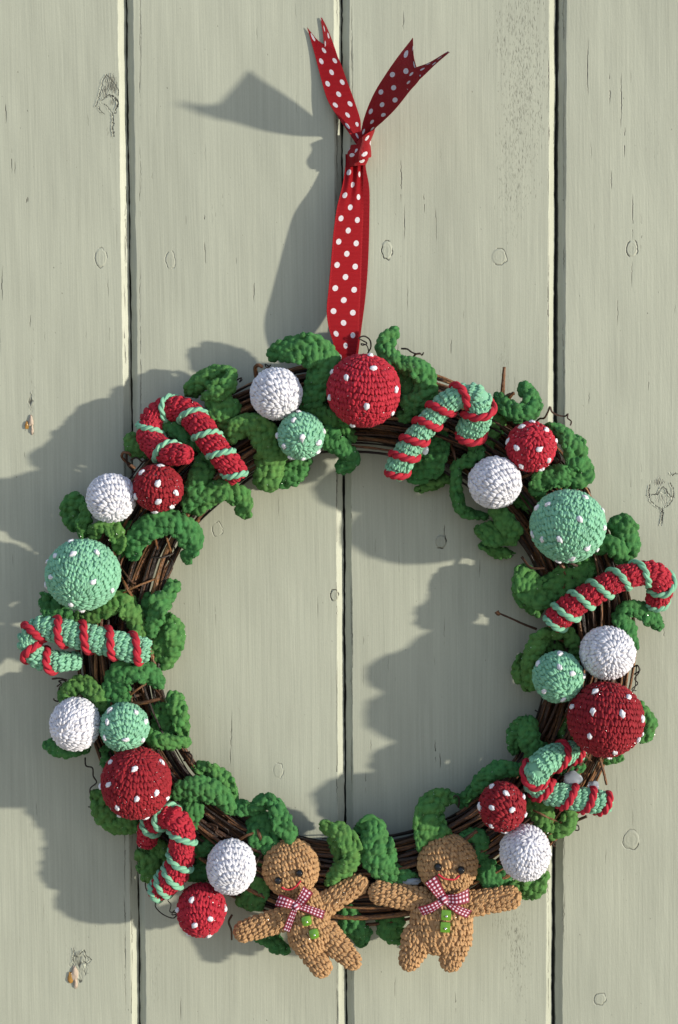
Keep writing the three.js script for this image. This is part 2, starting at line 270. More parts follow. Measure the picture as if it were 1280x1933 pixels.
function plankMaterial(x0, x1, salt) {
  const W = 512, H = 2048, D = new Float32Array(W * H), Z = new Float32Array(W * H), L = new Float32Array(W * H);
  const pu = (x1 - x0) / W, pv = (TOP - BOTTOM) / H / U;           // pixels of the photograph per texel
  const X = (i) => x0 + i * pu, toRow = (x, y) => (at(x, y).y - BOTTOM) / (TOP - BOTTOM) * H, toCol = (x, y) => (at(x, y).x / U + 640 - x0) / pu;
  for (let j = 0; j < H; j++) {
    const y = j * pv;
    for (let i = 0; i < W; i++) {
      const x = X(i), wx = x + 10 * (noise2(x * 0.01, y * 0.002, salt) - 0.5), o = j * W + i;
      const grain = noise2(wx * 0.42, y * 0.011, salt + 1) + 0.7 * noise2(wx * 0.85, y * 0.02, salt + 2) + 0.35 * noise2(wx * 1.3, y * 0.05, salt + 3);
      const brush = noise2(wx * 0.9 + y * 0.03, y * 0.004, salt + 4), wavy = noise2(x * 0.02, y * 0.004, salt + 5), lump = noise2(x * 0.12, y * 0.12, salt + 6);
      Z[o] = 0.055 * grain + 0.06 * brush + 0.05 * (salt > 150 ? noise2(x * 0.5 + y * 0.11, y * 0.006 - x * 0.001, salt + 12) : 0) + 0.5 * wavy + 0.05 * lump + 0.05 * rnd();
      L[o] = 0.05 * (noise2(x * 0.012, y * 0.004, salt + 7) - 0.5) + 0.035 * (noise2(wx * 0.3, y * 0.006, salt + 8) - 0.5) + 0.03 * (noise2(x * 0.05 + 0.01 * y, y * 0.012, salt + 9) - 0.5) + 0.05 * (noise2(wx * 0.7, y * 0.012, salt + 10) - 0.5) + 0.035 * (rnd() - 0.5);
    }
  }
  const dab = (i, j, a, depth) => { i = Math.round(i); j = Math.round(j); if (i < 0 || j < 0 || i >= W || j >= H) return; const o = j * W + i; D[o] = Math.max(D[o], a); Z[o] -= depth; };
  const crack = (x, y0, y1, a) => {
    const c0 = toCol(x, y0), r0 = toRow(x, y0), r1 = toRow(x, y1), n = Math.abs(r1 - r0), k0 = rnd() * 99;
    for (let k = 0; k <= n; k++) { const t = k / n, w = Math.sin(Math.PI * t) * a * (0.5 + noise2(k * 0.15, k0)); const i = c0 + 3.5 * (noise2(k * 0.035, k0) - 0.5) + 1.2 * (noise2(k * 0.3, k0 + 5) - 0.5); if (noise2(k * 0.08, k0 + 9) > 0.25) { dab(i, r0 + (r1 - r0) * t, w, w * 0.55); dab(i + 1, r0 + (r1 - r0) * t, w * 0.55, w * 0.3); } }
  };
  for (const c of CRACKS) if (c[0] > x0 && c[0] < x1) crack(...c);
  for (const [e, a] of [[x0 + 13.6, 0.5], [x1 - 14.6, 0.75], [x1 - 2.5, 0.5]]) for (let k = 0; k < 26; k++) { const y = rr(-150, 2000); crack(e + rr(-0.8, 0.8), y, y + rr(40, 170), a * rr(0.4, 1)); }
  for (let k = 0; k < 26; k++) { const y = rr(-100, 1950); crack(rr(x0 + 20, x1 - 20), y, y + rr(12, 60), rr(0.08, 0.3)); }
  for (let k = 0; k < 90; k++) { const i = rr(10, W - 10), j = rr(0, H), a = rr(0.15, 0.7); dab(i, j, a, 0.2); if (rnd() < 0.35) { dab(i + 1, j, a * 0.8, 0.2); dab(i, j + 1, a, 0.2); } }
  for (const [x, y, rx, ry, a] of KNOTS) if (x > x0 && x < x1) {
    const c = toCol(x, y), r = toRow(x, y), k0 = x;
    for (let t = 0; t < 6.283; t += 0.006) { const w = a * smooth(0.22, 0.6, noise2(t * 1.3, k0, 7)), R = 1 + 0.28 * (noise2(t * 2.2, k0) - 0.5); dab(c + Math.cos(t) * rx / pu * R, r + Math.sin(t) * ry / pv * R, w * 0.62, w * 0.45); if (a > 0.6) dab(c + Math.cos(t) * rx / pu * R + 1, r + Math.sin(t) * ry / pv * R, w * 0.7, w * 0.06); }
    for (let j = -ry * 1.1 / pv; j < ry * 1.1 / pv; j++) for (let i = -rx * 1.1 / pu; i < rx * 1.1 / pu; i++) { const q = Math.hypot(i * pu / rx, j * pv / ry), o = Math.round(r + j) * W + Math.round(c + i); if (q < 1 && o > 0 && o < Z.length) { Z[o] += a * 0.75 * smooth(1, 0.7, q) + 0.25 * a * noise2(i * 0.25, j * 0.12, 3) + 0.10 * a * Math.sin(q * 15 + 3 * noise2(i * 0.05, j * 0.03, 4)) * smooth(0.25, 0.5, q); L[o] -= 0.03 * a; } }
  }
  for (const [a, wide, ...way] of SPLITS) if (way[0][0] > x0 && way[0][0] < x1) for (let m = 0; m < way.length - 1; m++) {
    const [xa, ya] = way[m], [xb, yb] = way[m + 1], n = Math.ceil(Math.hypot(xb - xa, yb - ya) * 2.5);
    for (let t = 0; t <= n; t++) {
      const X1 = xa + (xb - xa) * t / n + 3.4 * (noise2(t * 0.22, xa + ya) - 0.5) * Math.sin(Math.PI * t / n), Y1 = ya + (yb - ya) * t / n + 2 * (noise2(t * 0.3, xa - ya) - 0.5) * Math.sin(Math.PI * t / n), c = toCol(X1, Y1), r = toRow(X1, Y1), w = wide * (0.4 + 0.9 * noise2(t * 0.18, xb * 3)) / pu;
      for (let q = -w / 2; q <= w / 2; q += 0.6) dab(c + q, r, a * 1.15 * smooth(0.1, 0.85, noise2(t * 0.16 + m * 3, ya)), a * 0.7);
      for (let q = 1; q < 5; q++) { const o = Math.round(r) * W + Math.round(c - w / 2 - q); if (o > 0 && o < Z.length) { Z[o] += a * 0.55 / q; L[o] += 0.03 * a; } }
    }
  }
  for (const [x, y, rx, ry, n] of RASPED) if (x > x0 && x < x1) for (let k = 0; k < n; k++) { const c = toCol(x, y) + (rnd() + rnd() - 1) * rx / pu, r = toRow(x, y) + (rnd() + rnd() - 1) * ry / pv, m = rr(2, 6), sl = rr(-0.6, 0.6), w = rr(0.2, 0.6); for (let t = 0; t < m; t++) { dab(c + sl * t, r + t, w, 0.25); const o = Math.round(r + t) * W + Math.round(c + sl * t - 2); if (o > 0 && o < Z.length) Z[o] += 0.3; } }
  for (const [x, y, rx, ry, a] of BRUISES) if (x > x0 && x < x1) {      // weathered patches: many short hairline splits and grey specks
    const c = toCol(x, y), r = toRow(x, y), n = rx * ry * 0.16 * a;
    for (let k = 0; k < n; k++) { const g = (rnd() + rnd() - 1), h2 = (rnd() + rnd() - 1), i = c + g * rx / pu * 1.3, j = r + h2 * ry / pv * 1.3, m = rr(1, 9), w = rr(0.1, 0.62) * a; for (let t = 0; t < m; t++) dab(i + (noise2(t * 0.4, k) - 0.5) * 1.5, j + t, w * Math.sin(Math.PI * (t + 0.5) / m), 0.18 * w); }
  }
  for (const [x, y, rx, ry] of FLAKES) if (x > x0 && x < x1) {          // lifted, broken paint over a knot
    const c = toCol(x, y), r = toRow(x, y);
    for (let j = -ry / pv; j < ry / pv; j++) for (let i = -rx / pu; i < rx / pu; i++) {
      const q = Math.abs(i * pu) / rx + Math.abs(j * pv) / ry + 0.35 * (noise2(i * 0.09, j * 0.09, 1) - 0.5); if (q > 1) continue;
      const o = Math.round(r + j) * W + Math.round(c + i); if (o < 0 || o >= Z.length) continue;
      const [f, id] = worley(i * pu * 0.085, j * pv * 0.06, salt), split = smooth(0.56, 0.72, f), edge = smooth(1, 0.94, q);
      Z[o] += edge * (0.9 * (id - 0.4) + 0.5 * noise2(i * 0.4, j * 0.3, 6) - 0.9 * split); D[o] = Math.max(D[o], edge * Math.max(split * 0.55 * noise2(i * 0.12, j * 0.12, 8) * 1.5, id > 0.85 ? 0.28 : 0)); L[o] += edge * (id > 0.45 ? 0.10 : -0.06);
    }
  }
  const map = grid(W, H, (i, j) => { const o = j * W + i, d = Math.min(0.92, D[o]), l = 1 + L[o]; return [168 * l * (1 - d) + 44 * d, 170 * l * (1 - d) + 42 * d, 152 * l * (1 - d) + 36 * d].map((v) => clamp(v, 0, 255)); }, true);
  const bump = grid(W, H, (i, j) => { const v = clamp(90 + 88 * (Z[j * W + i] - 0.65), 0, 255); return [v, v, v]; });
  map.wrapS = map.wrapT = bump.wrapS = bump.wrapT = THREE.ClampToEdgeWrapping;
  return new THREE.MeshPhysicalMaterial({ map, bumpMap: bump, bumpScale: 0.0011, roughness: 0.48, specularIntensity: 0.6 });
}
const plankX = (e) => (at(e, 966.5).x);
const paint = [1, 2, 3, 4].map((k) => plankMaterial(EDGES[k], EDGES[k + 1], 40 * k));
const tongueMat = new THREE.MeshStandardMaterial({ color: col(0.05, 0.05, 0.042), roughness: 0.9 });
for (let k = 0; k < 6; k++) {
  const xl = plankX(EDGES[k]) + GAP[k] * U, xr = plankX(EDGES[k + 1]) - GAP[k + 1] * U, b = 12.5 * U, d = 12 * U, back = 62 * U, steps = 300;
  const profile = [[xl, -back], [xl, -d], [xl + b, 0], [xl + b + 1.2 * U, 0.15 * U], [xl + (xr - xl) * 0.3, 0.2 * U], [xl + (xr - xl) * 0.7, 0.2 * U], [xr - b - 1.2 * U, 0.15 * U], [xr - b, 0], [xr, -d], [xr, -back]];
  const pos = [], uv = [], idx = [], n = profile.length, i0 = clamp(k, 1, 4), u0 = plankX(EDGES[k]), uw = plankX(EDGES[k + 1]) - u0;
  for (let s = 0; s < n - 1; s++) for (const end of [0, 1]) for (let j = 0; j <= steps; j++) {      // each face keeps its own corners, so that edges stay crisp
    const [x, z] = profile[s + end], y = BOTTOM + (TOP - BOTTOM) * j / steps, lip = (s + end === 2 || s + end === 7 ? 1 : s + end === 1 || s + end === 8 ? 1.5 : 0);
    const w = lip * U * (1.2 * (noise2(j * 0.13, k * 9 + s + end, 5) - 0.5) + 1.0 * (noise2(j * 0.9, k * 9 + s + end, 6) - 0.5));
    pos.push(x + w, y - 0.95, z); uv.push((x + w - u0) / uw, j / steps);
  }
  for (let s = 0; s < n - 1; s++) for (let j = 0; j < steps; j++) { const q = (s * 2) * (steps + 1) + j, r = q + steps + 1; idx.push(q, r, q + 1, r, r + 1, q + 1); }
  const g = new THREE.BufferGeometry(); g.setAttribute('position', new THREE.Float32BufferAttribute(pos, 3)); g.setAttribute('uv', new THREE.Float32BufferAttribute(uv, 2)); g.setIndex(idx); g.computeVertexNormals();
  const plank = part('plank', g, paint[i0 - 1], WALL);
  const t = new THREE.BoxGeometry(26 * U, TOP - BOTTOM, 10 * U); t.translate(xr + 2 * U, (TOP + BOTTOM) / 2 - 0.95, -38 * U);
  if (k < 5) part('tongue', t, tongueMat, plank);
  for (const [x, y, w, hgt] of [[54, 796, 8, 22], [136, 1838, 12, 30]]) if (x > EDGES[k] && x < EDGES[k + 1]) {      // resin that ran out of a knot and dried
    for (const [dx, dy, a, c, m, nm] of [[-3, 6, 0.55, 0.62, M.resin, 'resin_drip'], [5, -2, 0.75, 0.85, M.crust, 'resin_crust'], [7, 15, 0.4, 0.7, M.crust, 'resin_crust']]) {
      const s = new THREE.SphereGeometry(1, 22, 16), q = s.attributes.position, v = V();
      for (let i = 0; i < q.count; i++) { v.fromBufferAttribute(q, i); const f = 1 + 0.5 * (noise3(v.x * 2 + dx, v.y * 2.4 + y, v.z * 2) - 0.5); q.setXYZ(i, v.x * f * w * a * U * (0.75 - 0.35 * v.y), v.y * f * hgt * c * 0.6 * U, Math.max(0, v.z) * f * 3.2 * U); }
      s.computeVertexNormals(); const c0 = at(x + dx, y + dy); s.translate(c0.x, c0.y - 0.95, 0.0003); part(nm, s, m, plank);
    }
  }
}

/* ---------- the twig ring ---------- */
const RING = [668, 1216, 452];
const hub = at(RING[0], RING[1], 0);
const ring = thing('twig_wreath', 'round brown grapevine twig wreath hanging on the board wall under the decorations', 'wreath', hub);
const local = (p, o) => p.sub(o.position);
for (let k = 0; k < 222; k++) {         // the last, deepest against the boards, have the inner shade put in their colour
  const t0 = rr(0, 2 * Math.PI), span = rr(1.3, 4.6), n = Math.round(span * 7), q0 = rr(0, 2 * Math.PI), turn = rr(-1.6, 1.6), depth = Math.sqrt(rr(0.12, 1)), pts = [], sp = rnd() * 50;
  for (let j = 0; j <= n; j++) {
    const t = t0 + span * j / n, q = q0 + turn * j / n * span * 0.5, d = depth * (0.94 + 0.16 * (noise2(j * 0.35, sp) - 0.5));
    const R = RING[2] + 88 * d * Math.cos(q) + 7 * (noise2(j * 0.8, sp + 3) - 0.5), h = (k < 168 ? 42 : 20) + (k < 168 ? 36 : 14) * d * Math.sin(q) + 6 * (noise2(j * 0.8, sp + 7) - 0.5);
    pts.push(local(at(RING[0] + R * Math.cos(t), RING[1] + R * Math.sin(t), h), ring));
  }
  const r = (k % 5 ? rr(1.8, 3.6) : rr(3.8, 5.4)) * U;
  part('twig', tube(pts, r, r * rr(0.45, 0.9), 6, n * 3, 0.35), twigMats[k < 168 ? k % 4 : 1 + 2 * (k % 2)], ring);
}
for (let k = 0; k < 36; k++) {           // short pieces that cross the ring at a slant
  const t = rr(0, 2 * Math.PI), a = rr(-80, 0), b = a + rr(40, 80), s = rr(-0.16, 0.16), h = rr(70, 84);
  const P = (R, tt, hh) => local(at(RING[0] + (RING[2] + R) * Math.cos(tt), RING[1] + (RING[2] + R) * Math.sin(tt), hh), ring);
  part('twig', tube([P(a, t, h - 20), P((a + b) / 2, t + s / 2, h + 3), P(b, t + s, h - 22)], rr(2, 3.6) * U, rr(1.4, 2.6) * U, 6, 14, 0.35), twigMats[k % 3], ring);
}
// single twigs and tendrils that stick out: zone, thickness, points (x, y, height)
const STRAYS = [
  ['A3', 4.2, [[1225, 700, 60], [1232, 590, 66], [1242, 440, 72]]], ['A4', 4.6, [[500, 240, 70], [530, 200, 80], [555, 175, 84]]], ['A4', 3.4, [[480, 215, 60], [520, 190, 66], [560, 185, 70]]],
  ['A4', 2.0, [[735, 410, 40], [765, 385, 50], [800, 380, 60], [830, 330, 64], [846, 288, 66], [862, 330, 66], [905, 355, 64], [970, 365, 62], [990, 345, 64], [988, 380, 66], [1018, 408, 68], [1010, 440, 70]]],
  ['Z4', 2.6, [[330, 595, 52], [250, 565, 56], [150, 520, 60], [70, 486, 62]]], ['Z4', 5.0, [[62, 478, 61], [70, 490, 62], [82, 496, 61]]],
  ['A2', 1.5, [[1170, 200, 60], [1195, 150, 64], [1185, 90, 70], [1140, 62, 72], [1100, 78, 70], [1130, 98, 66], [1165, 120, 64], [1125, 135, 66], [1118, 122, 70], [1160, 135, 72], [1180, 190, 62]]],
  ['A3', 1.7, [[320, 275, 60], [375, 280, 64], [410, 305, 66], [450, 320, 66], [490, 318, 66], [505, 335, 62], [520, 310, 66]]], ['A3', 2.2, [[430, 350, 60], [450, 325, 66], [495, 322, 64]]], ['A3', 1.4, [[300, 330, 60], [292, 290, 66], [305, 330, 62], [330, 340, 66], [360, 350, 60]]],
  ['Z8', 3.2, [[600, 470, 50], [560, 440, 60], [538, 415, 66], [545, 395, 70], [575, 400, 70], [580, 412, 68]]], ['Z8', 2.4, [[560, 400, 64], [565, 450, 60], [600, 490, 56]]], ['Z8', 2.0, [[580, 430, 54], [610, 420, 60], [640, 440, 60], [660, 425, 58]]],
  ['Z7', 1.6, [[360, 640, 40], [365, 680, 44], [395, 690, 48], [400, 730, 50], [415, 760, 50], [385, 790, 50], [390, 830, 50], [405, 850, 50], [398, 880, 48], [375, 878, 46]]],
  ['Z7', 1.3, [[690, 1225, 40], [655, 1235, 46], [655, 1275, 50], [700, 1330, 50], [700, 1360, 50], [740, 1400, 48], [790, 1415, 46], [800, 1390, 46], [770, 1385, 48], [775, 1350, 48], [760, 1330, 46], [775, 1318, 40]]],
  ['Z7', 1.3, [[790, 1415, 46], [812, 1395, 50], [780, 1400, 50], [790, 1380, 50], [820, 1390, 44]]],
  ['Z5', 1.9, [[320, 470, 56], [325, 440, 62], [318, 418, 66], [302, 415, 66], [298, 428, 64]]], ['Z5', 1.6, [[880, 520, 40], [875, 550, 46], [900, 560, 50], [903, 580, 52], [885, 580, 50], [888, 562, 50]]], ['Z5', 3, [[940, 515, 60], [905, 530, 52], [875, 545, 46]]], ['Z5', 2.4, [[750, 630, 50], [785, 630, 54], [778, 655, 56], [790, 660, 56]]],
  ['A7', 4.4, [[715, 1062, 84], [830, 1048, 90], [950, 1020, 88]]], ['A7', 2.6, [[880, 920, 60], [930, 970, 66], [955, 1005, 70], [945, 1005, 72]]],
  ['A7', 1.7, [[150, 1030, 30], [120, 1040, 36], [95, 1030, 40], [92, 1018, 42]]], ['A7', 2, [[80, 860, 40], [140, 855, 48], [200, 870, 52]]], ['A7', 1.6, [[120, 920, 40], [150, 890, 48], [130, 880, 50], [170, 870, 50], [200, 900, 50], [160, 930, 44]]],
  ['A7', 1.8, [[130, 990, 34], [138, 930, 42], [165, 900, 46]]], ['A8', 1.9, [[600, 180, 50], [620, 130, 58], [648, 150, 62], [640, 190, 60]]], ['A8', 1.8, [[575, 120, 50], [620, 130, 60], [635, 125, 62]]],
  ['A8', 2.4, [[690, 570, 60], [750, 560, 70], [800, 580, 74], [790, 610, 74], [830, 640, 70]]], ['A8', 1.8, [[860, 650, 60], [865, 600, 70], [845, 585, 72]]], ['A8', 2.4, [[890, 1110, 50], [870, 1150, 50], [885, 1200, 40], [888, 1260, 26]]], ['A8', 3.4, [[920, 665, 78], [970, 635, 84], [1020, 615, 82]]],
  ['A6', 1.3, [[960, 690, 60], [985, 730, 66], [960, 800, 66], [910, 860, 66], [880, 890, 60]]], ['A6', 1.7, [[830, 690, 76], [900, 690, 80], [960, 672, 72], [995, 650, 66], [998, 610, 60]]],
  ['Z4', 1.5, [[980, 850, 50], [1010, 840, 58], [1020, 880, 60], [990, 930, 58], [1010, 960, 60], [970, 1000, 60], [1000, 1010, 58]]], ['Z4', 1.4, [[985, 900, 50], [1025, 870, 54], [1005, 840, 56], [990, 990, 54], [965, 1025, 54]]], ['Z4', 1.6, [[320, 1140, 50], [345, 1155, 50]]], ['Z4', 3.2, [[755, 1460, 70], [780, 1550, 66], [800, 1640, 60]]],
  ['Z2', 1.6, [[395, 215, 50], [420, 195, 60], [405, 210, 64], [395, 190, 64], [412, 200, 60]]], ['Z2', 4.4, [[355, 250, 60], [350, 205, 72], [365, 195, 80], [385, 205, 80]]], ['Z2', 1.5, [[262, 265, 50], [285, 255, 58], [275, 275, 60], [290, 262, 58]]],
  ['Z3', 3, [[900, 620, 70], [915, 660, 76], [890, 690, 70]]], ['Z3', 3.4, [[720, 750, 70], [790, 725, 76], [850, 715, 66]]], ['Z3', 2.2, [[1000, 800, 40], [1050, 800, 46], [1058, 825, 46], [1040, 830, 44]]], ['Z3', 3, [[730, 1130, 56], [770, 1180, 66], [840, 1185, 66]]],
];
for (const [z, r, pts] of STRAYS) part(r < 2 ? 'tendril' : 'twig', tube(pts.map(([x, y, h]) => local(at(...px(z, x, y), h), ring)), r * U, r * U * 0.7, 6, pts.length * 7, 0.2), r < 2 ? M.wire : twigMats[r > 3 ? 0 : 1], ring);

/* ---------- chenille leaves ---------- */
const LEAVES = 'green chenille leaves tucked round the wreath';
let leafCount = 0;
function leaf(label, zone, ...strips) {
  const mid = strips[0][strips[0].length >> 1], [mx, my] = px(zone, mid[0], mid[1]);
  const root = thing('chenille_leaf', label, 'leaf', at(mx, my, mid[2]), LEAVES), k = leafCount++;
  const pos = [], colr = [], idx = [], samples = [];
  for (const strip of strips) {
    const P = strip.map(([x, y, h]) => at(...px(zone, x, y), h)), curve = new THREE.CatmullRomCurve3(P, false, 'centripetal');
    const L = curve.getLength() / U, S = Math.max(20, Math.round(L / 1.8)), ws = strip.map(([, , h, w]) => len(zone, w) * size(h) * 1.27 - 1.0 * U), wMax = Math.max(...ws), C = Math.round((4 * wMax / U + 26) / 1.8), base = pos.length / 3, tl = rr(-0.2, 0.2), sp = rnd() * 90;
    const ringAt = (t, grow, out) => {
      const c = curve.getPoint(t), T = curve.getTangent(t), Wd = V().crossVectors(T, V(0, 0, 1)).normalize(), Nn = V().crossVectors(Wd, T).normalize();
      const f = t * (ws.length - 1), i = Math.min(ws.length - 2, Math.floor(f)), w = ws[i] + (ws[i + 1] - ws[i]) * (f - i), s = t * L;
      const tilt = tl + 0.6 * (noise2(s * 0.018, sp) - 0.5), W2 = Wd.clone().multiplyScalar(Math.cos(tilt)).addScaledVector(Nn, Math.sin(tilt)), N2 = Nn.clone().multiplyScalar(Math.cos(tilt)).addScaledVector(Wd, -Math.sin(tilt));
      const th = Math.min(w, 9.5 * U) * (0.85 + 0.3 * noise2(s * 0.03, sp + 4));
      for (let a = 0; a < C; a++) {
        const q = a / C * 2 * Math.PI, ca = Math.cos(q), sa = Math.sin(q), e = Math.sign(ca) * Math.pow(Math.abs(ca), 0.9), g = Math.sign(sa) * Math.pow(Math.abs(sa), 0.85);
        const curl = U * (24 * (noise2(s * 0.05 + (ca > 0 ? 40 : 0), sp + 8) - 0.5) * e * e + 6 * Math.sin(s * 0.13 + sp + (ca > 0 ? 2 : 0)) * Math.abs(e * e * e) - 3 * e * e);
        out(c.clone().addScaledVector(W2, e * w * grow).addScaledVector(N2, g * th * grow + curl));
      }
    };
    const caps = 5, rings = [];
    for (let j = 0; j < caps; j++) rings.push([0, Math.sin((j + 0.35) / caps * Math.PI / 2), -Math.cos((j + 0.35) / caps * Math.PI / 2)]);
    for (let j = 0; j <= S; j++) rings.push([j / S, 1, 0]);
    for (let j = caps - 1; j >= 0; j--) rings.push([1, Math.sin((j + 0.35) / caps * Math.PI / 2), Math.cos((j + 0.35) / caps * Math.PI / 2)]);
    const T0 = curve.getTangent(0), T1 = curve.getTangent(1);
    for (const [t, grow, push] of rings) ringAt(t, grow, (v) => { if (push) v.addScaledVector(push < 0 ? T0 : T1, push * Math.min(ws[push < 0 ? 0 : ws.length - 1], 14 * U) * 0.9); v.sub(root.position); pos.push(v.x, v.y, v.z); });
    const R = rings.length;
    for (let j = 0; j < R - 1; j++) for (let a = 0; a < C; a++) { const q = base + j * C + a, q2 = base + j * C + (a + 1) % C; idx.push(q, q + C, q2, q2, q + C, q2 + C); }
    for (const [j, flip] of [[0, 1], [R - 1, 0]]) for (let a = 1; a < C - 1; a++) { const o = base + j * C; flip ? idx.push(o, o + a, o + a + 1) : idx.push(o, o + a + 1, o + a); }
  }
  const g = new THREE.BufferGeometry(); g.setAttribute('position', new THREE.Float32BufferAttribute(pos, 3)); g.setIndex(idx); g.computeVertexNormals();
  const p = g.attributes.position, n = g.attributes.normal, ox = k * 37.7;
  for (let i = 0; i < p.count; i++) {
    const x = p.getX(i) / U, y = p.getY(i) / U, z = p.getZ(i) / U, [f, id] = worley(x / 10.5 + ox, y / 10.5, z / 10.5), b = Math.sqrt(Math.max(0, 1 - (f / 0.80) ** 2));
    const pile = noise3(x * 0.55 + ox, y * 0.55, z * 0.55 + 50) - 0.5, fine = noise3(x * 1.1 + ox, y * 1.1, z * 1.1 + 90) - 0.5, d = U * (9.5 * (b - 0.66) + 1.2 * pile + 1.3 * fine);
    p.setXYZ(i, p.getX(i) + n.getX(i) * d, p.getY(i) + n.getY(i) * d, p.getZ(i) + n.getZ(i) * d);
    const c = 0.86 + 0.26 * id + 0.22 * fine; colr.push(c * (0.94 + 0.2 * hash3(k, Math.floor(id * 999), 5)), c, c);
    if (i % 7 === 0) samples.push(i);
  }
  g.setAttribute('color', new THREE.Float32BufferAttribute(colr, 3)); g.computeVertexNormals();
  const q = g.attributes.position, m = g.attributes.normal;
  part('leaf_strip', fuzzed(g, Math.round(q.count * 0.8), [1.4, 2.8], 0.40, (i) => m.getZ(i) > -0.35), M.leaf[k % 4], root);
  glitter(root, 46, () => { const i = samples[Math.floor(rnd() * samples.length)]; return m.getZ(i) < 0 ? null : V(q.getX(i) + m.getX(i) * 0.5 * U, q.getY(i) + m.getY(i) * 0.5 * U, q.getZ(i) + m.getZ(i) * 0.5 * U); }, 0.45 * U);
  return root;
}
leaf('broad arched green chenille leaf between the top white ball and the large red ball', 'A2', [[400, 215, 60, 45], [500, 180, 78, 80], [620, 165, 88, 98], [740, 190, 92, 108], [815, 270, 90, 112], [800, 380, 86, 98], [760, 480, 82, 86], [715, 570, 78, 78], [670, 630, 74, 50]]);
leaf('green chenille leaf slanting down between top small mint ball and large red ball', 'A2', [[660, 640, 70, 50], [780, 660, 74, 58], [880, 715, 72, 62], [960, 790, 62, 50], [1040, 880, 56, 36]]);
leaf('curled green chenille leaf to the lower right of the top small mint ball', 'A2', [[870, 830, 74, 62], [890, 920, 76, 70], [970, 985, 72, 66], [1040, 1050, 66, 56], [960, 1120, 60, 48]]);
leaf('long green chenille leaf bending down between upper left candy cane and small mint ball', 'A2', [[70, 860, 78, 60], [140, 800, 84, 72], [230, 780, 88, 78], [320, 840, 86, 90], [370, 930, 82, 102], [395, 1040, 78, 104], [385, 1150, 72, 98], [340, 1250, 66, 80]]);
leaf('shaded green chenille leaf hanging below the top small mint ball against the boards', 'A2', [[480, 1230, 30, 60], [560, 1170, 36, 84], [640, 1105, 40, 64], [690, 1060, 42, 30]]);
leaf('folded green chenille leaf above the red candy cane at upper left', 'A1', [[700, 390, 50, 50], [780, 290, 58, 84], [900, 225, 62, 66], [1030, 195, 66, 42]], [[1075, 220, 76, 40], [1025, 320, 92, 72], [930, 385, 92, 74], [850, 440, 80, 46]], [[830, 450, 70, 44], [940, 520, 78, 110], [1010, 600, 78, 140], [1030, 700, 70, 90]]);
leaf('small green chenille leaf seen inside the hook of the upper left red candy cane', 'A1', [[450, 725, 66, 46], [560, 755, 70, 58], [690, 830, 70, 58], [780, 900, 64, 46]]);
leaf('small green chenille leaf poking out left of the upper left candy cane hook', 'A1', [[130, 830, 44, 48], [180, 920, 50, 74], [270, 960, 48, 40]]);
leaf('straight green chenille leaf standing right of the upper left small red ball', 'Z8', [[945, 400, 70, 36], [930, 480, 80, 46], [895, 580, 84, 46], [865, 655, 76, 34]]);
leaf('arched green chenille leaf below the stem end of the upper left candy cane', 'Z8', [[900, 665, 70, 32], [950, 610, 82, 42], [1035, 575, 84, 42], [1115, 620, 76, 44], [1125, 685, 64, 34]]);
leaf('large moustache shaped green chenille leaf above the bare twigs at upper left', 'A6', [[670, 645, 72, 50], [720, 545, 84, 72], [830, 455, 92, 82], [960, 425, 92, 78], [1085, 490, 84, 80], [1120, 600, 74, 70], [1095, 685, 64, 46]]);
leaf('small hook shaped green chenille leaf just above the large mint ball on the left', 'A6', [[380, 505, 72, 42], [450, 455, 80, 48], [540, 475, 82, 52], [580, 560, 78, 52], [570, 620, 72, 40]]);
leaf('green chenille leaf behind, between the small hook leaf and moustache shaped leaf', 'A6', [[640, 440, 60, 50], [640, 530, 60, 56], [605, 640, 54, 44]]);
leaf('dark green chenille leaf at the far left edge beside the upper left white ball', 'A6', [[250, 250, 40, 56], [215, 340, 42, 68], [245, 440, 44, 48]], [[330, 290, 66, 34], [320, 420, 70, 48], [305, 510, 64, 34]]);
leaf('green chenille leaf between the large left mint ball and left candy cane hook', 'A7', [[30, 230, 58, 56], [70, 290, 66, 72], [160, 340, 72, 56], [230, 370, 70, 38]]);
leaf('arched green chenille leaf between large left mint ball and left candy cane stem', 'A7', [[300, 355, 74, 52], [400, 345, 78, 56], [520, 285, 82, 64], [640, 235, 84, 72], [715, 330, 84, 70], [770, 430, 80, 60], [810, 490, 76, 42]]);
leaf('upright pointed green chenille leaf above the tip of the left mint candy cane', 'A7', [[880, 480, 78, 42], [920, 350, 84, 64], [965, 215, 80, 66], [1060, 115, 66, 48]], [[820, 470, 56, 40], [820, 340, 58, 56], [835, 200, 56, 44]]);
leaf('rounded green chenille leaf right of the tip of the left mint candy cane', 'A7', [[1010, 380, 66, 46], [1065, 460, 72, 60], [1060, 600, 70, 62], [990, 735, 60, 50]], [[950, 460, 60, 66], [950, 590, 60, 84], [960, 690, 58, 66]]);
leaf('large bent green chenille leaf below the stem of the left mint candy cane', 'A7', [[600, 1050, 72, 94], [600, 930, 80, 96], [640, 820, 86, 88], [760, 790, 88, 76], [870, 825, 80, 72], [945, 890, 68, 46]]);
leaf('arched green chenille leaf cupped over the lower left white ball', 'A7', [[175, 1010, 58, 44], [250, 930, 70, 66], [340, 915, 76, 62], [430, 990, 78, 64], [490, 1090, 74, 50]]);
leaf('green chenille leaf peeping out under the lower left white ball', 'A7', [[75, 1385, 48, 46], [135, 1425, 54, 54], [250, 1435, 58, 50], [350, 1410, 56, 30]]);
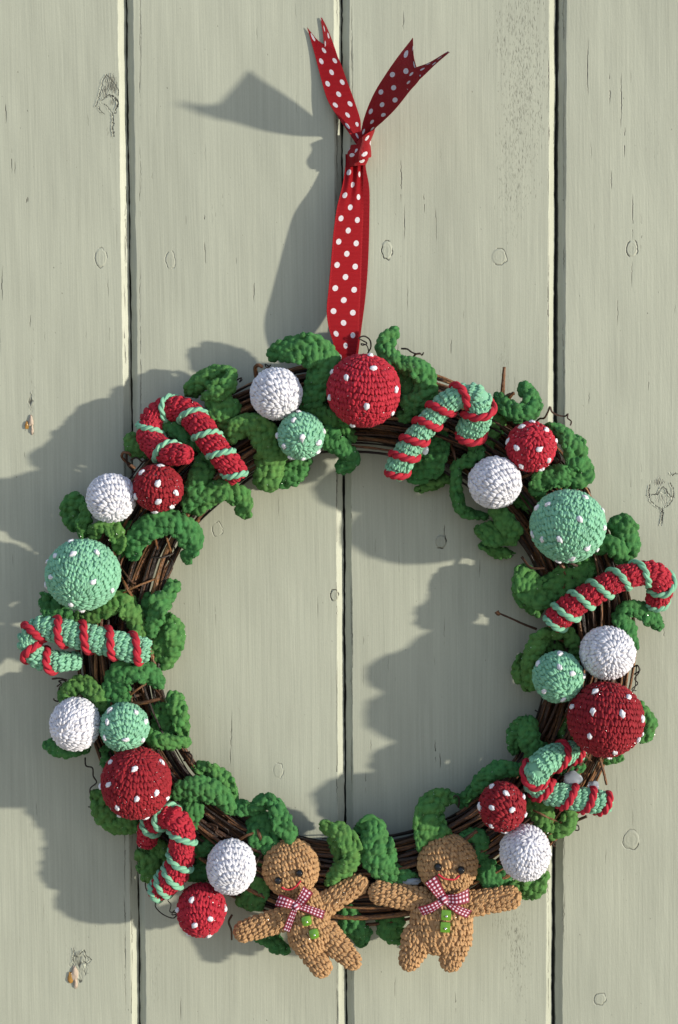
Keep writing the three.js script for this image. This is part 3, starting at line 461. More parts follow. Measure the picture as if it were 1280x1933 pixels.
leaf('folded green chenille leaf on the inner edge right of the small left mint ball', 'A7', [[1050, 1010, 62, 52], [1085, 1100, 74, 66], [1115, 1200, 72, 56], [1130, 1300, 62, 36]], [[945, 1080, 50, 56], [1000, 1180, 54, 100], [985, 1280, 56, 96]], [[850, 1290, 78, 40], [920, 1360, 88, 60], [1030, 1370, 84, 56], [1150, 1370, 72, 42]]);
leaf('tiny green chenille leaf at the upper left of the large lower left red ball', 'A8', [[140, 120, 50, 34], [112, 190, 48, 22]]);
leaf('dark green chenille leaf curling out under the large lower left red ball', 'A8', [[75, 390, 44, 38], [115, 490, 50, 58], [200, 555, 52, 58], [310, 570, 52, 40]]);
leaf('arched green chenille leaf right of the lower left red candy cane hook', 'A8', [[545, 395, 74, 42], [620, 355, 84, 58], [720, 355, 88, 62], [820, 400, 82, 56], [880, 460, 72, 34]], [[610, 420, 70, 60], [640, 480, 74, 66], [655, 560, 70, 36]]);
leaf('long green chenille leaf on the inner lower left edge behind the arched one', 'A8', [[690, 215, 50, 30], [780, 255, 58, 44], [850, 315, 58, 46], [890, 410, 54, 32]]);
leaf('folded green chenille leaf above the head of the left gingerbread figure', 'A8', [[930, 460, 60, 38], [1010, 470, 68, 38], [1100, 425, 74, 40], [1160, 450, 74, 38]], [[1165, 480, 84, 44], [1200, 570, 86, 56], [1240, 650, 74, 42]], [[1060, 530, 60, 64], [1080, 620, 64, 82], [1100, 710, 64, 66]]);
leaf('dark green chenille leaf left of the stem of the lower left candy cane', 'A8', [[345, 745, 50, 36], [395, 800, 54, 76], [390, 870, 50, 44]], [[430, 700, 56, 40], [490, 730, 58, 40]]);
leaf('small pointed green chenille leaf between lower left candy cane and lower left white ball', 'A8', [[670, 720, 60, 48], [720, 705, 66, 48], [780, 685, 60, 20]], [[640, 870, 50, 38], [695, 855, 54, 54], [740, 800, 54, 40]]);
leaf('green chenille leaf behind the left gingerbread figure beside the bottom white ball', 'A8', [[1050, 730, 50, 56], [1030, 890, 54, 86], [1000, 1040, 50, 72]]);
leaf('green chenille leaf tip below the left arm of the left gingerbread figure', 'Z6', [[160, 635, 30, 26], [215, 665, 34, 32], [262, 690, 30, 18]]);
leaf('hook shaped green chenille leaf right of the head of the left gingerbread figure', 'Z6', [[430, 180, 76, 24], [495, 205, 86, 34], [540, 270, 88, 36], [535, 325, 86, 34], [480, 375, 82, 30], [445, 405, 74, 22]], [[470, 240, 66, 24], [500, 300, 66, 34]]);
leaf('broad green chenille leaf above the raised left arm of the right gingerbread figure', 'Z6', [[560, 205, 56, 18], [620, 170, 78, 34], [640, 240, 86, 54], [655, 310, 86, 62], [690, 365, 80, 40], [760, 385, 74, 26], [810, 390, 68, 16]]);
leaf('tall green chenille leaf rising above the head of the right gingerbread figure', 'Z6', [[890, 250, 66, 66], [868, 190, 74, 58], [862, 120, 76, 52], [900, 65, 68, 42], [950, 60, 56, 24]]);
leaf('green chenille leaf right of the head of the right gingerbread figure', 'Z6', [[1010, 215, 60, 24], [1070, 230, 68, 34], [1082, 285, 64, 28]], [[1075, 320, 56, 36], [1110, 375, 58, 48], [1185, 400, 50, 28]]);
leaf('green chenille leaf under the egg shaped white ball at lower right', 'Z5', [[640, 880, 44, 36], [690, 865, 50, 42], [730, 805, 50, 26]], [[590, 850, 50, 30], [640, 840, 52, 34]]);
leaf('green chenille leaf between the body of the left gingerbread figure and the twigs', 'Z6', [[510, 530, 50, 36], [550, 600, 52, 42], [588, 645, 44, 28]]);
leaf('dark green chenille leaf left of the body of the right gingerbread figure', 'Z6', [[705, 540, 36, 42], [700, 600, 36, 48], [740, 640, 30, 30]], [[850, 660, 22, 16], [878, 680, 22, 18]]);
leaf('green chenille leaf arching over the small red ball at lower right', 'Z5', [[398, 400, 60, 22], [440, 340, 72, 34], [520, 290, 80, 34], [612, 290, 76, 28]], [[335, 440, 40, 26], [395, 390, 44, 34]]);
leaf('rounded green chenille leaf between small red ball and mint candy cane at lower right', 'Z5', [[670, 450, 66, 36], [715, 495, 70, 60], [740, 565, 62, 36]], [[770, 590, 56, 32], [845, 560, 60, 40], [860, 500, 56, 32]]);
leaf('folded green chenille leaf left of the lower right mint candy cane', 'Z5', [[590, 190, 44, 24], [595, 120, 52, 32], [630, 60, 58, 28]], [[660, 65, 74, 34], [665, 130, 78, 44], [690, 200, 72, 48], [745, 205, 62, 38]]);
leaf('green chenille leaf poking out right of the large dark red ball', 'Z4', [[1020, 1110, 48, 28], [1085, 1220, 54, 46], [1060, 1320, 52, 40]], [[800, 1475, 54, 26], [885, 1460, 54, 24]]);
leaf('strip of green chenille leaf below the hook end of the lower right mint candy cane', 'Z4', [[500, 1545, 50, 34], [590, 1530, 56, 36], [645, 1465, 54, 34]]);
leaf('shaded green chenille leaf tucked left of the large dark red ball', 'Z4', [[530, 1220, 50, 44], [540, 1310, 54, 50], [570, 1390, 54, 50]]);
leaf('green chenille leaf in two lobes right of the large right mint ball', 'A5', [[830, 95, 60, 72], [880, 165, 68, 84], [905, 260, 70, 70], [885, 360, 62, 56]], [[680, 305, 74, 44], [760, 275, 84, 58], [820, 310, 86, 60], [855, 380, 78, 46]]);
leaf('broad V shaped green chenille leaf below the large right mint ball', 'A5', [[125, 470, 60, 68], [145, 560, 68, 98], [230, 645, 72, 96], [320, 605, 70, 86], [430, 545, 70, 94], [540, 480, 68, 96], [625, 440, 60, 60]], [[60, 610, 36, 36], [120, 710, 38, 42], [220, 780, 36, 36]]);
leaf('arched green chenille leaf under the hook of the right red candy cane', 'A5', [[955, 1040, 60, 28], [905, 930, 72, 58], [855, 830, 76, 58], [895, 750, 76, 44], [990, 765, 70, 52], [1080, 830, 60, 56], [1135, 885, 50, 34]]);
leaf('looped green chenille leaf between right red candy cane tip and small mint ball', 'Z4', [[290, 960, 64, 42], [300, 800, 74, 52], [350, 670, 80, 52], [430, 625, 82, 36], [530, 620, 80, 38], [580, 690, 76, 44], [590, 760, 72, 40]], [[230, 800, 40, 38], [222, 880, 44, 44], [270, 970, 44, 40]], [[390, 700, 50, 40], [470, 720, 50, 50]]);
leaf('large curved green chenille leaf on the outer edge beside the upper right red ball', 'A4', [[850, 465, 60, 32], [940, 500, 72, 58], [1030, 590, 80, 78], [1075, 710, 84, 84], [1085, 830, 82, 92], [1000, 855, 84, 74], [880, 850, 86, 70], [785, 880, 82, 72], [745, 960, 74, 62]]);
leaf('shaded green chenille leaf between the right white ball and the large mint ball', 'A4', [[600, 1040, 46, 56], [670, 1035, 52, 96], [740, 1000, 50, 60]]);
leaf('curled green chenille leaf at the top right above the small red ball', 'A4', [[430, 225, 66, 40], [490, 285, 78, 60], [580, 345, 84, 56], [680, 315, 82, 70], [705, 230, 76, 62], [650, 135, 66, 52]]);
leaf('shaded green chenille leaf behind the hook end of the top right mint candy cane', 'A4', [[460, 400, 52, 44], [390, 440, 56, 76], [345, 560, 56, 66], [310, 660, 54, 44]]);
leaf('long edge-on green chenille leaf running down left of the right white ball', 'A4', [[250, 610, 76, 50], [250, 680, 82, 52], [180, 725, 80, 46], [110, 770, 74, 42], [92, 880, 68, 36], [100, 1020, 62, 40], [140, 1125, 54, 40], [230, 1170, 46, 30], [330, 1175, 42, 18]]);
leaf('spoon shaped green chenille leaf below the right white ball on the inner edge', 'A4', [[410, 1120, 80, 50], [475, 1200, 84, 66], [540, 1290, 78, 62], [545, 1355, 70, 48]], [[275, 1290, 50, 36], [350, 1305, 56, 84], [450, 1340, 58, 66], [540, 1370, 58, 40]], [[300, 1410, 30, 28], [420, 1455, 30, 34], [520, 1470, 30, 28]]);
leaf('wide green chenille leaf behind the stem of the upper right mint candy cane', 'A3', [[660, 1000, 56, 66], [630, 1150, 62, 100], [550, 1300, 60, 130], [430, 1420, 50, 84]]);
leaf('dark strip of green chenille leaf below the upper right mint candy cane', 'A3', [[480, 1530, 26, 34], [600, 1490, 30, 42], [730, 1440, 30, 40]]);
leaf('tall wavy green chenille leaf right of the large red ball at top', 'A3', [[260, 130, 66, 44], [205, 190, 74, 68], [170, 270, 78, 56], [240, 355, 82, 64], [330, 415, 86, 62], [440, 430, 88, 74], [520, 520, 86, 86], [535, 640, 84, 88], [470, 720, 84, 76], [380, 770, 80, 60]], [[560, 810, 72, 44], [430, 830, 76, 58], [340, 880, 70, 58]], [[340, 540, 60, 60], [400, 640, 62, 80]]);

/* ---------- crocheted balls ---------- */
const DOTGEO = [0, 1, 2].map((k) => {
  const g = new THREE.SphereGeometry(1, 14, 10), q = g.attributes.position, v = V();
  for (let i = 0; i < q.count; i++) { v.fromBufferAttribute(q, i); const f = 1 + 0.6 * (noise3(v.x * 1.6 + k * 9 + 5, v.y * 1.6 + 5, v.z * 1.6 + 5) - 0.5) + 0.10 * Math.sin(6 * v.x + 9 * v.y + k); q.setXYZ(i, v.x * f * 1.15, v.y * f * 0.86, v.z * f * 0.66); }
  g.computeVertexNormals(); return g;
});
const dotMat = new THREE.MeshPhysicalMaterial({ color: col(0.66, 0.65, 0.68), roughness: 0.8, bumpMap: ply, bumpScale: 0.00015, sheen: 0.3 });
function ball(kind, label, zone, cx, cy, rx, ry, h, axis, dots = [], mat = M[kind]) {
  const [x, y] = px(zone, cx, cy), s = size(h), R = len(zone, (rx + ry) / 2) * s, kx = rx / ((rx + ry) / 2), ky = ry / ((rx + ry) / 2);
  const root = thing((kind === 'deep' ? 'red' : kind) + '_yarn_ball', label, 'crochet ball', at(x, y, h), 'crocheted balls on the wreath');
  const A = V(...axis).normalize(), B = V().crossVectors(A, Math.abs(A.z) > 0.8 ? V(0, 1, 0) : V(0, 0, 1)).normalize(), C = V().crossVectors(B, A);
  const w = 12.6 * U, row = 11.0 * U, Rin = R - 2.4 * U, sq = (v) => v.set(v.x * kx, v.y * ky, v.z);
  const f = (l, a) => {
    const th = l / Rin, n = A.clone().multiplyScalar(Math.cos(th)).addScaledVector(B, Math.sin(th) * Math.cos(a)).addScaledVector(C, Math.sin(th) * Math.sin(a));
    const ds = A.clone().multiplyScalar(-Math.sin(th)).addScaledVector(B, Math.cos(th) * Math.cos(a)).addScaledVector(C, Math.cos(th) * Math.sin(a));
    const lump = 1 + 0.03 * (noise3(n.x * 1.7 + cx, n.y * 1.7, n.z * 1.7 + cy) - 0.5);
    return { p: sq(n.clone().multiplyScalar(Rin * lump)), n, ds };
  };
  const acc = new Acc();
  skin(acc, Math.PI * Rin, f, 0.1 * U, 22, 32, 0.96);
  stitches(acc, Math.PI * Rin, (l) => Rin * Math.sin(l / Rin), f, w, row, (q) => q.n.z > -0.45, 1.3, 0.275);
  const cover = acc.build(), cz = cover.attributes.normal;
  part('yarn_cover', fuzzed(cover, Math.round(R / U * 14), [3, 7.5], 0.26, (i) => cz.getZ(i) > -0.2), mat, root);
  for (const [dx, dy] of dots) {
    const u = (dx - cx) / rx, v = -(dy - cy) / ry, m = Math.hypot(u, v), g = m > 0.985 ? 0.985 / m : 1, n = V(u * g, v * g, Math.sqrt(Math.max(0.01, 1 - Math.min(0.985, m) ** 2)));
    const d = part('dot', DOTGEO[Math.floor(rnd() * 3)], dotMat, root); d.position.copy(sq(n.clone().multiplyScalar(R + 0.6 * U))); d.quaternion.setFromUnitVectors(V(0, 0, 1), n.normalize()); d.rotateZ(rr(0, 6)); d.scale.setScalar(rr(5.4, 6.4) * s);
  }
  if (kind !== 'white') glitter(root, kind === 'mint' ? 50 : 130, () => { const n = V(rr(-1, 1), rr(-1, 1), rr(0, 1)); if (n.length() < 0.2) return null; n.normalize(); return sq(n.multiplyScalar(R + rr(-0.5, 1.2) * U)); }, 0.6 * U);
}
ball('white', 'white crocheted ball at the top left of the ring, beside the small mint ball', 'Z2', 446, 328, 119, 119, 98, [0.3, -0.7, 0.6]);
ball('mint', 'small mint green crocheted ball with white dots below the top white ball', 'Z2', 561, 523, 108, 110, 106, [0.1, -0.4, 0.9], [[531, 453], [448, 521], [487, 571], [571, 532], [667, 505], [644, 556], [572, 627], [515, 625], [642, 600], [552, 407]]);
ball('red', 'large bright red crocheted ball with white dots at the top under the ribbon', 'Z2', 853, 314, 168, 168, 104, [0.1, 0.95, 0.3], [[883, 156], [896, 218], [774, 259], [706, 226], [697, 347], [998, 313], [864, 389], [984, 419], [802, 471]]);
ball('red', 'small bright red crocheted ball with white dots at upper right above a white ball', 'Z3', 775, 598, 118, 120, 108, [0.2, 0.5, 0.8], [[724, 502], [838, 518], [694, 602], [797, 608], [848, 661], [652, 571], [722, 689], [820, 704], [776, 477], [890, 571]]);
ball('white', 'white crocheted ball at upper right between the small red ball and the large mint ball', 'Z3', 600, 771, 126, 124, 112, [0.5, -0.75, 0.5]);
ball('mint', 'large mint green crocheted ball with white dots on the right side', 'Z3', 952, 980, 179, 176, 124, [-0.3, -0.8, 0.55], [[843, 872], [1021, 840], [980, 937], [1112, 984], [888, 1032], [816, 1037], [1022, 1075], [956, 1128], [902, 1146], [772, 1020], [797, 888], [1113, 905], [1094, 1097]]);
ball('white', 'white crocheted ball on the right side under the red candy cane', 'Z4', 806, 755, 184, 178, 124, [0.1, 0.2, 0.97]);
ball('mint', 'small mint green crocheted ball with white dots left of the right side white ball', 'Z4', 475, 917, 168, 172, 122, [0.2, -0.6, 0.75], [[333, 819], [461, 826], [546, 868], [366, 992], [491, 1047], [480, 752], [637, 905]]);
ball('deep', 'large dark red crocheted ball with white dots on the right side', 'Z4', 795, 1200, 256, 252, 140, [0.1, 0.98, -0.1], [[703, 992], [921, 1025], [671, 1107], [857, 1118], [1011, 1173], [651, 1272], [986, 1316], [824, 1387], [549, 1103], [812, 1453], [1040, 1300]]);
ball('deep', 'small dark red crocheted ball with white dots at lower right beside the mint candy cane', 'Z5', 533, 467, 113, 120, 124, [0.3, -0.5, 0.8], [[541, 381], [472, 446], [566, 453], [473, 541], [421, 460], [639, 501], [545, 590], [478, 358], [636, 412]]);
ball('white', 'slightly egg shaped white crocheted ball at lower right above the figure arm', 'Z5', 643, 690, 122, 136, 122, [0.2, 0.6, 0.75]);
ball('white', 'white crocheted ball at lower left next to the left gingerbread figure', 'Z7', 1066, 1168, 118, 133, 110, [0.1, -0.6, 0.8]);
ball('red', 'small bright red crocheted ball with white dots lowest on the left', 'Z7', 922, 1376, 119, 130, 92, [-0.1, -0.7, 0.7], [[885, 1296], [811, 1362], [901, 1409], [976, 1381], [1039, 1362], [857, 1491], [964, 1483]]);
ball('deep', 'large dark red crocheted ball with white dots on the lower left', 'Z7', 607, 762, 169, 174, 122, [0.2, 0.9, 0.4], [[494, 647], [621, 661], [741, 650], [494, 739], [436, 771], [634, 798], [722, 780], [535, 849], [531, 911], [760, 832], [655, 927]]);
ball('mint', 'small mint green crocheted ball with white dots above large dark red ball on left', 'Z7', 550, 493, 117, 119, 108, [0.1, -0.5, 0.85], [[483, 450], [469, 528], [573, 530], [614, 410], [644, 546], [488, 402], [657, 458]]);
ball('white', 'white crocheted ball at the left outer edge beside the small mint ball', 'Z7', 312, 479, 121, 128, 106, [-0.5, -0.1, 0.85]);
ball('mint', 'large mint green crocheted ball with white dots on the left side', 'Z8', 350, 985, 179, 172, 114, [-0.25, -0.6, 0.75], [[300, 820], [237, 886], [330, 874], [435, 869], [188, 918], [221, 983], [427, 1003], [499, 1055], [310, 1116], [349, 1158], [176, 1035]]);
ball('white', 'white crocheted ball at upper left beside the small dark red ball', 'Z8', 486, 614, 117, 118, 108, [0.3, -0.6, 0.75]);
ball('deep', 'small dark red crocheted ball with white dots under the upper left candy cane hook', 'Z8', 713, 566, 119, 114, 108, [0.1, 0.9, 0.4], [[731, 459], [645, 490], [726, 541], [806, 587], [614, 604], [725, 627], [699, 682], [780, 655], [588, 570]]);

/* ---------- candy canes ---------- */
function cane(label, zone, body, stripe, path, cross, cord = 5.0, hand = 1) {
  const P = path.map(([x, y, h]) => at(...px(zone, x, y), h)), root = thing('candy_cane', label, 'candy cane', P[P.length >> 1].clone(), 'crocheted candy canes on the wreath');
  const curve = new THREE.CatmullRomCurve3(P.map((p) => p.clone().sub(root.position)), false, 'centripetal'), L = curve.getLength(), rs = path.map(([, , h, r]) => len(zone, r) * size(h) - 2.0 * U);
  curve.arcLengthDivisions = 400;
  const cap = 9 * U, whole = L + 2 * cap;
  const pt = path.map((_, i) => i / (path.length - 1)), us = [];
  for (let i = 0; i <= 400; i++) us.push(curve.getUtoTmapping(i / 400));
  const radius = (l) => { const u = clamp((l - cap) / L, 0, 1), t = us[Math.round(u * 400)] * (rs.length - 1), i = Math.min(rs.length - 2, Math.floor(t)), r = rs[i] + (rs[i + 1] - rs[i]) * (t - i); const e = l < cap ? 1 - l / cap : l > cap + L ? (l - cap - L) / cap : 0; return Math.max(0.4 * U, r * Math.sqrt(Math.max(0, 1 - e * e))); };
  const f = (l, a, lift = 0) => {
    const u = clamp((l - cap) / L, 0, 1), c = curve.getPointAt(u), T = curve.getTangentAt(u), N = V(0, 0, 1).addScaledVector(T, -T.z).normalize(), B = V().crossVectors(T, N);
    const n = N.multiplyScalar(Math.cos(a)).addScaledVector(B, Math.sin(a)), over = l < cap ? l - cap : l > cap + L ? l - cap - L : 0, r = radius(l);
    const p = c.addScaledVector(T, over * 0.8).addScaledVector(n, r + lift), m = n.clone().addScaledVector(T, over / cap * 1.2).normalize();
    return { p, n: m, ds: T.clone().addScaledVector(m, -T.dot(m)).normalize(), T };
  };
  // the wound cord passes the front where the photograph shows it
  const arc = cross.map(([x, y]) => { const q = local(at(...px(zone, x, y), 115), root); let best = 0, bd = 9; for (let i = 0; i <= 400; i++) { const c = curve.getPointAt(i / 400), d = Math.hypot(c.x - q.x, c.y - q.y); if (d < bd) { bd = d; best = i / 400; } } return cap + best * L; }).sort((a, b) => a - b);
  const lens = (k) => k < 0 ? arc[0] + (arc[1] - arc[0]) * k : k > arc.length - 1 ? arc[arc.length - 1] + (arc[arc.length - 1] - arc[arc.length - 2]) * (k - arc.length + 1) : arc[Math.floor(k)] + ((arc[Math.ceil(k)] - arc[Math.floor(k)]) * (k - Math.floor(k)));
  const phaseAt = (l) => { for (let k = -1; k < arc.length; k++) if (l < lens(k + 1)) return k + (l - lens(k)) / (lens(k + 1) - lens(k)); return arc.length; };
  const fb = (l, a) => { const d = hand * phaseAt(l) - a / (2 * Math.PI), e = (d - Math.round(d)) * (arc[1] - arc[0]) / (cord * 1.5 * U); return f(l, a, -0.13 * radius(l) * Math.exp(-e * e)); };
  const acc = new Acc();
  skin(acc, whole, fb, 0.6 * U, 60, 20, 0.9);
  stitches(acc, whole, radius, fb, 11.4 * U, 10.4 * U, null, 1.5);
  const cover = acc.build(), cz = cover.attributes.normal;
  part('cane_body', fuzzed(cover, 900, [3, 7], 0.26, (i) => cz.getZ(i) > -0.2), M[body], root);
  const core = [], frames = [], n = arc.length * 44;
  for (let i = 0; i <= n; i++) { const k = -0.42 + (arc.length - 0.16) * i / n, l = clamp(lens(k), 2 * U, whole - 2 * U), q = f(l, hand * 2 * Math.PI * k, cord * 0.22 * U); core.push(q.p); frames.push(q); }
  const plies = [0, Math.PI].map((ph) => tube(core.map((p, i) => { const t = (core[Math.min(n, i + 1)].clone().sub(core[Math.max(0, i - 1)])).normalize(), s = V().crossVectors(t, frames[i].n).normalize(), a = ph + i * 0.62; return p.clone().addScaledVector(s, Math.cos(a) * cord * 0.42 * U).addScaledVector(frames[i].n, Math.sin(a) * cord * 0.34 * U); }), cord * 0.58 * U, cord * 0.58 * U, 7, n));
  const g = join(plies); g.setAttribute('color', new THREE.Float32BufferAttribute(new Float32Array(g.attributes.position.count * 3).fill(0.97), 3));
  part('stripe', g, M[stripe], root);
  glitter(root, 90, () => { const l = rr(0, whole), q = f(l, rr(-1.5, 1.5), rr(1.5, 4.5) * U); return q.p; }, 0.5 * U);
}
cane('red crocheted candy cane with mint green spiral cord, hook at upper left of the ring', 'Z8', 'red', 'mint', [[850, 408, 132, 44], [780, 398, 118, 56], [712, 372, 92, 62], [672, 310, 72, 62], [690, 240, 62, 62], [755, 188, 62, 62], [835, 188, 72, 60], [905, 250, 88, 62], [955, 325, 102, 62], [1010, 395, 112, 58], [1060, 455, 108, 58], [1095, 505, 104, 56]], [[755, 370], [672, 305], [735, 205], [880, 205], [965, 310], [1030, 385], [1120, 475]], 6.5, -1);
cane('mint green crocheted candy cane with red spiral cord, hook at upper right', 'A3', 'mint', 'red', [[920, 1050, 96, 130], [970, 960, 108, 130], [1020, 840, 118, 125], [1010, 730, 124, 118], [890, 690, 122, 108], [780, 730, 118, 108], [670, 820, 114, 104], [580, 920, 110, 102], [480, 1040, 108, 100], [390, 1170, 104, 106], [310, 1300, 98, 112], [265, 1385, 92, 92]], [[940, 1095], [1030, 860], [890, 710], [690, 830], [575, 960], [450, 1100], [365, 1240], [280, 1430]], 8.2, 1);
cane('red crocheted candy cane with mint green spiral cord, leaning out at the right edge', 'Z4', 'red', 'mint', [[445, 548, 96, 84], [530, 475, 104, 92], [620, 405, 108, 84], [730, 345, 110, 84], [830, 285, 110, 82], [930, 245, 108, 82], [1030, 222, 104, 82], [1130, 232, 100, 88], [1170, 300, 92, 88], [1150, 370, 80, 80], [1130, 420, 70, 70]], [[430, 580], [520, 470], [640, 395], [765, 335], [905, 275], [1050, 245], [1175, 330], [1120, 440]], 6.8, 1);
cane('mint green crocheted candy cane with red spiral cord, hook facing the camera at lower right', 'Z5', 'mint', 'red', [[900, 200, 74, 46], [845, 208, 90, 56], [775, 232, 114, 64], [705, 282, 126, 66], [690, 345, 112, 60], [735, 392, 106, 58], [810, 412, 108, 58], [900, 430, 108, 58], [980, 442, 104, 58], [1030, 450, 98, 52]], [[905, 205], [808, 196], [700, 340], [735, 395], [858, 418], [948, 438], [1030, 448]], 7.8, -1);
cane('mint green crocheted candy cane with red spiral cord, lying level on the left side', 'Z8', 'mint', 'red', [[320, 1405, 92, 44], [250, 1402, 100, 52], [170, 1400, 104, 53], [105, 1355, 106, 56], [92, 1285, 108, 54], [150, 1242, 112, 56], [250, 1262, 114, 62], [370, 1288, 114, 66], [480, 1315, 112, 66], [580, 1340, 108, 68], [650, 1355, 102, 62]], [[175, 1390], [95, 1345], [130, 1265], [240, 1265], [365, 1285], [487, 1315], [605, 1345]], 8.2, 1);
cane('red crocheted candy cane with mint spiral cord, upright under the lower left dark red ball', 'Z7', 'red', 'mint', [[660, 1045, 76, 50], [668, 985, 88, 52], [715, 935, 106, 56], [790, 930, 122, 60], [830, 1000, 118, 62], [828, 1075, 112, 62], [818, 1140, 108, 64], [795, 1200, 104, 66], [750, 1250, 98, 62], [705, 1290, 90, 46]], [[690, 1000], [730, 945], [835, 1010], [820, 1150], [790, 1225], [735, 1270], [695, 1310]], 6.9, -1);

/* ---------- gingerbread figures ---------- */
const gingham = grid(64, 64, (x, y) => { const a = Math.floor(x / 10.7) % 2, b = Math.floor(y / 10.7) % 2, e = x < 5 || x > 58; return e ? [120, 8, 28] : a && b ? [222, 208, 216] : a || b ? [150, 40, 68] : [98, 6, 22]; }, true);
const weave = grid(64, 64, (x, y) => { const v = 128 + 60 * Math.sin(x * Math.PI / 2) + 60 * Math.sin(y * Math.PI / 2); return [v, v, v]; });
const ginghamMat = new THREE.MeshPhysicalMaterial({ map: gingham, bumpMap: weave, bumpScale: 0.00008, roughness: 0.6 });
function gingerbread(label, zone, o) {
  const H = o.h, s = size(H), [ox, oy] = px(zone, ...o.centre), root = thing('gingerbread_figure', label, 'gingerbread figure', at(ox, oy, H), 'crocheted gingerbread figures at the bottom of the wreath');
  root.rotation.x = o.tilt;
  const S = (x, y) => { const [a, b] = px(zone, x, y); return V((a - ox) * s, (oy - b) * s, 0); }, l = (v) => len(zone, v) * s, FLAT = 0.6;
  const prims = o.prims.map(([x0, y0, r0, x1, y1, r1, sx = 1]) => ({ a: S(x0, y0), b: S(x1, y1), r0: l(r0) - 2 * U, r1: l(r1) - 2 * U, sx }));
  const within = (P, x, y, z) => {       // signed distance to one limb, in the plane before flattening
    const d = V().subVectors(P.b, P.a), X = (x - P.a.x) / P.sx, Y = y - P.a.y, dl = d.x * d.x + d.y * d.y, t = dl > 0 ? clamp((X * d.x + Y * d.y) / dl, 0, 1) : 0;
    return Math.hypot(X - d.x * t, Y - d.y * t, z / FLAT) - (P.r0 + (P.r1 - P.r0) * t);
  };
  const front = (x, y) => { let z = 0; for (const P of prims) { const e = within(P, x, y, 0); if (e < 0) { const t0 = V().subVectors(P.b, P.a), dl = t0.lengthSq(), t = dl ? clamp(((x - P.a.x) / P.sx * t0.x + (y - P.a.y) * t0.y) / dl, 0, 1) : 0, r = P.r0 + (P.r1 - P.r0) * t; z = Math.max(z, FLAT * Math.sqrt(Math.max(0, r * r - (e + r) ** 2))); } } return z + 2.6 * U; };
  const acc = new Acc();
  prims.forEach((P, k) => {
    const ax = V().subVectors(P.b, P.a), D = ax.length(), T = D > 0 ? ax.normalize() : (o.up ? V(...o.up).normalize() : V(0, -1, 0)), B = V(-T.y, T.x, 0);
    const q0 = P.r0 * Math.PI / 2, q1 = P.r1 * Math.PI / 2, whole = q0 + D + q1;
    const raw = (m) => m < q0 ? [-P.r0 * Math.cos(m / P.r0), P.r0 * Math.sin(m / P.r0), -Math.cos(m / P.r0)] : m < q0 + D ? [m - q0, P.r0 + (P.r1 - P.r0) * (m - q0) / D, 0] : [D + P.r1 * Math.sin((m - q0 - D) / P.r1), P.r1 * Math.cos((m - q0 - D) / P.r1), Math.sin((m - q0 - D) / P.r1)];
    const f = (m, a) => {
      const [t, r, e] = raw(clamp(m, 0, whole)), c = P.a.clone(), ra = Math.sqrt(Math.max(0, 1 - e * e)), off = T.clone().multiplyScalar(t).addScaledVector(B, r * Math.cos(a)); off.x *= P.sx; c.add(off); c.z += r * Math.sin(a) * FLAT;
      const n = T.clone().multiplyScalar(e).addScaledVector(B, ra * Math.cos(a)); n.x /= P.sx; n.z = ra * Math.sin(a) / FLAT; n.normalize();
      const ds = T.clone().addScaledVector(n, -T.dot(n)); if (ds.length() < 0.05) ds.copy(B); return { p: c, n, ds: ds.normalize() };
    };
    skin(acc, whole, f, 0.7 * U, 26, 22, 0.9);
    const keep = (q) => q.n.z > -0.5 && !prims.some((Q, i) => i !== k && within(Q, q.p.x, q.p.y, q.p.z) < (i < k ? -0.5 : -2.5) * U);
    stitches(acc, whole, (m) => raw(m)[1] * (FLAT + 1) / 2, f, 11.2 * U, 10.0 * U, keep, 1.5);
  });
  const cover = acc.build(), cz = cover.attributes.normal;
  part('body', fuzzed(cover, 1300, [2.5, 6], 0.26, (i) => cz.getZ(i) > -0.2), M.tan, root);
  glitter(root, 60, () => { const a = prims[Math.floor(rnd() * prims.length)], t = rnd(), c = a.a.clone().lerp(a.b, t), x = c.x + rr(-1, 1) * a.r0 * 0.8, y = c.y + rr(-1, 1) * a.r0 * 0.8; return V(x, y, front(x, y) + 1 * U); }, 0.5 * U);
  const put = (x, y, lift) => { const v = S(x, y); v.z = front(v.x, v.y) + lift * U; return v; };
  for (const [x, y] of o.eyes) { const g = new THREE.SphereGeometry(l(32), 20, 14); const e = part('eye', g, M.eye, root); e.position.copy(put(x, y, 4.2)); }
  part('mouth', tube(o.mouth.map(([x, y]) => put(x, y, 1.9)), 1.7 * U, 1.7 * U, 7, 30), M.thread, root);
  const [kx, ky] = o.knot, K = put(kx, ky, 9);
  for (const [pts, w0, w1, loop] of o.bow) {      // flat strips of gingham ribbon: two loops and two ends
    const c = pts.map(([x, y, z]) => { const v = put(x, y, 0); v.z = Math.max(v.z, K.z - 9 * U) + z * U; return v; });
    if (loop) c.push(...c.slice(0, -1).reverse().map((v) => v.clone().add(V(1.5 * U, -1.5 * U, -7 * U))));
    const d = c[1].clone().sub(c[0]), side = V(-d.y, d.x, 0).normalize(), n = c.length - 1;
    const wAt = (i) => { const t = loop ? 1 - Math.abs(2 * i / n - 1) : i / n; return l((w0 + (w1 - w0) * t) / 2); };
    part(loop ? 'bow_loop' : 'bow_end', band(c.map((v, i) => v.clone().addScaledVector(side, -wAt(i))), c.map((v, i) => v.clone().addScaledVector(side, wAt(i))), l(88), 0.7 * U, 26, 6), ginghamMat, root);
  }
  { const g = new THREE.SphereGeometry(1, 20, 14); g.scale(l(38), l(34), l(24)); const m = part('bow_knot', g, ginghamMat, root); m.position.copy(K); m.rotation.z = 0.5; }
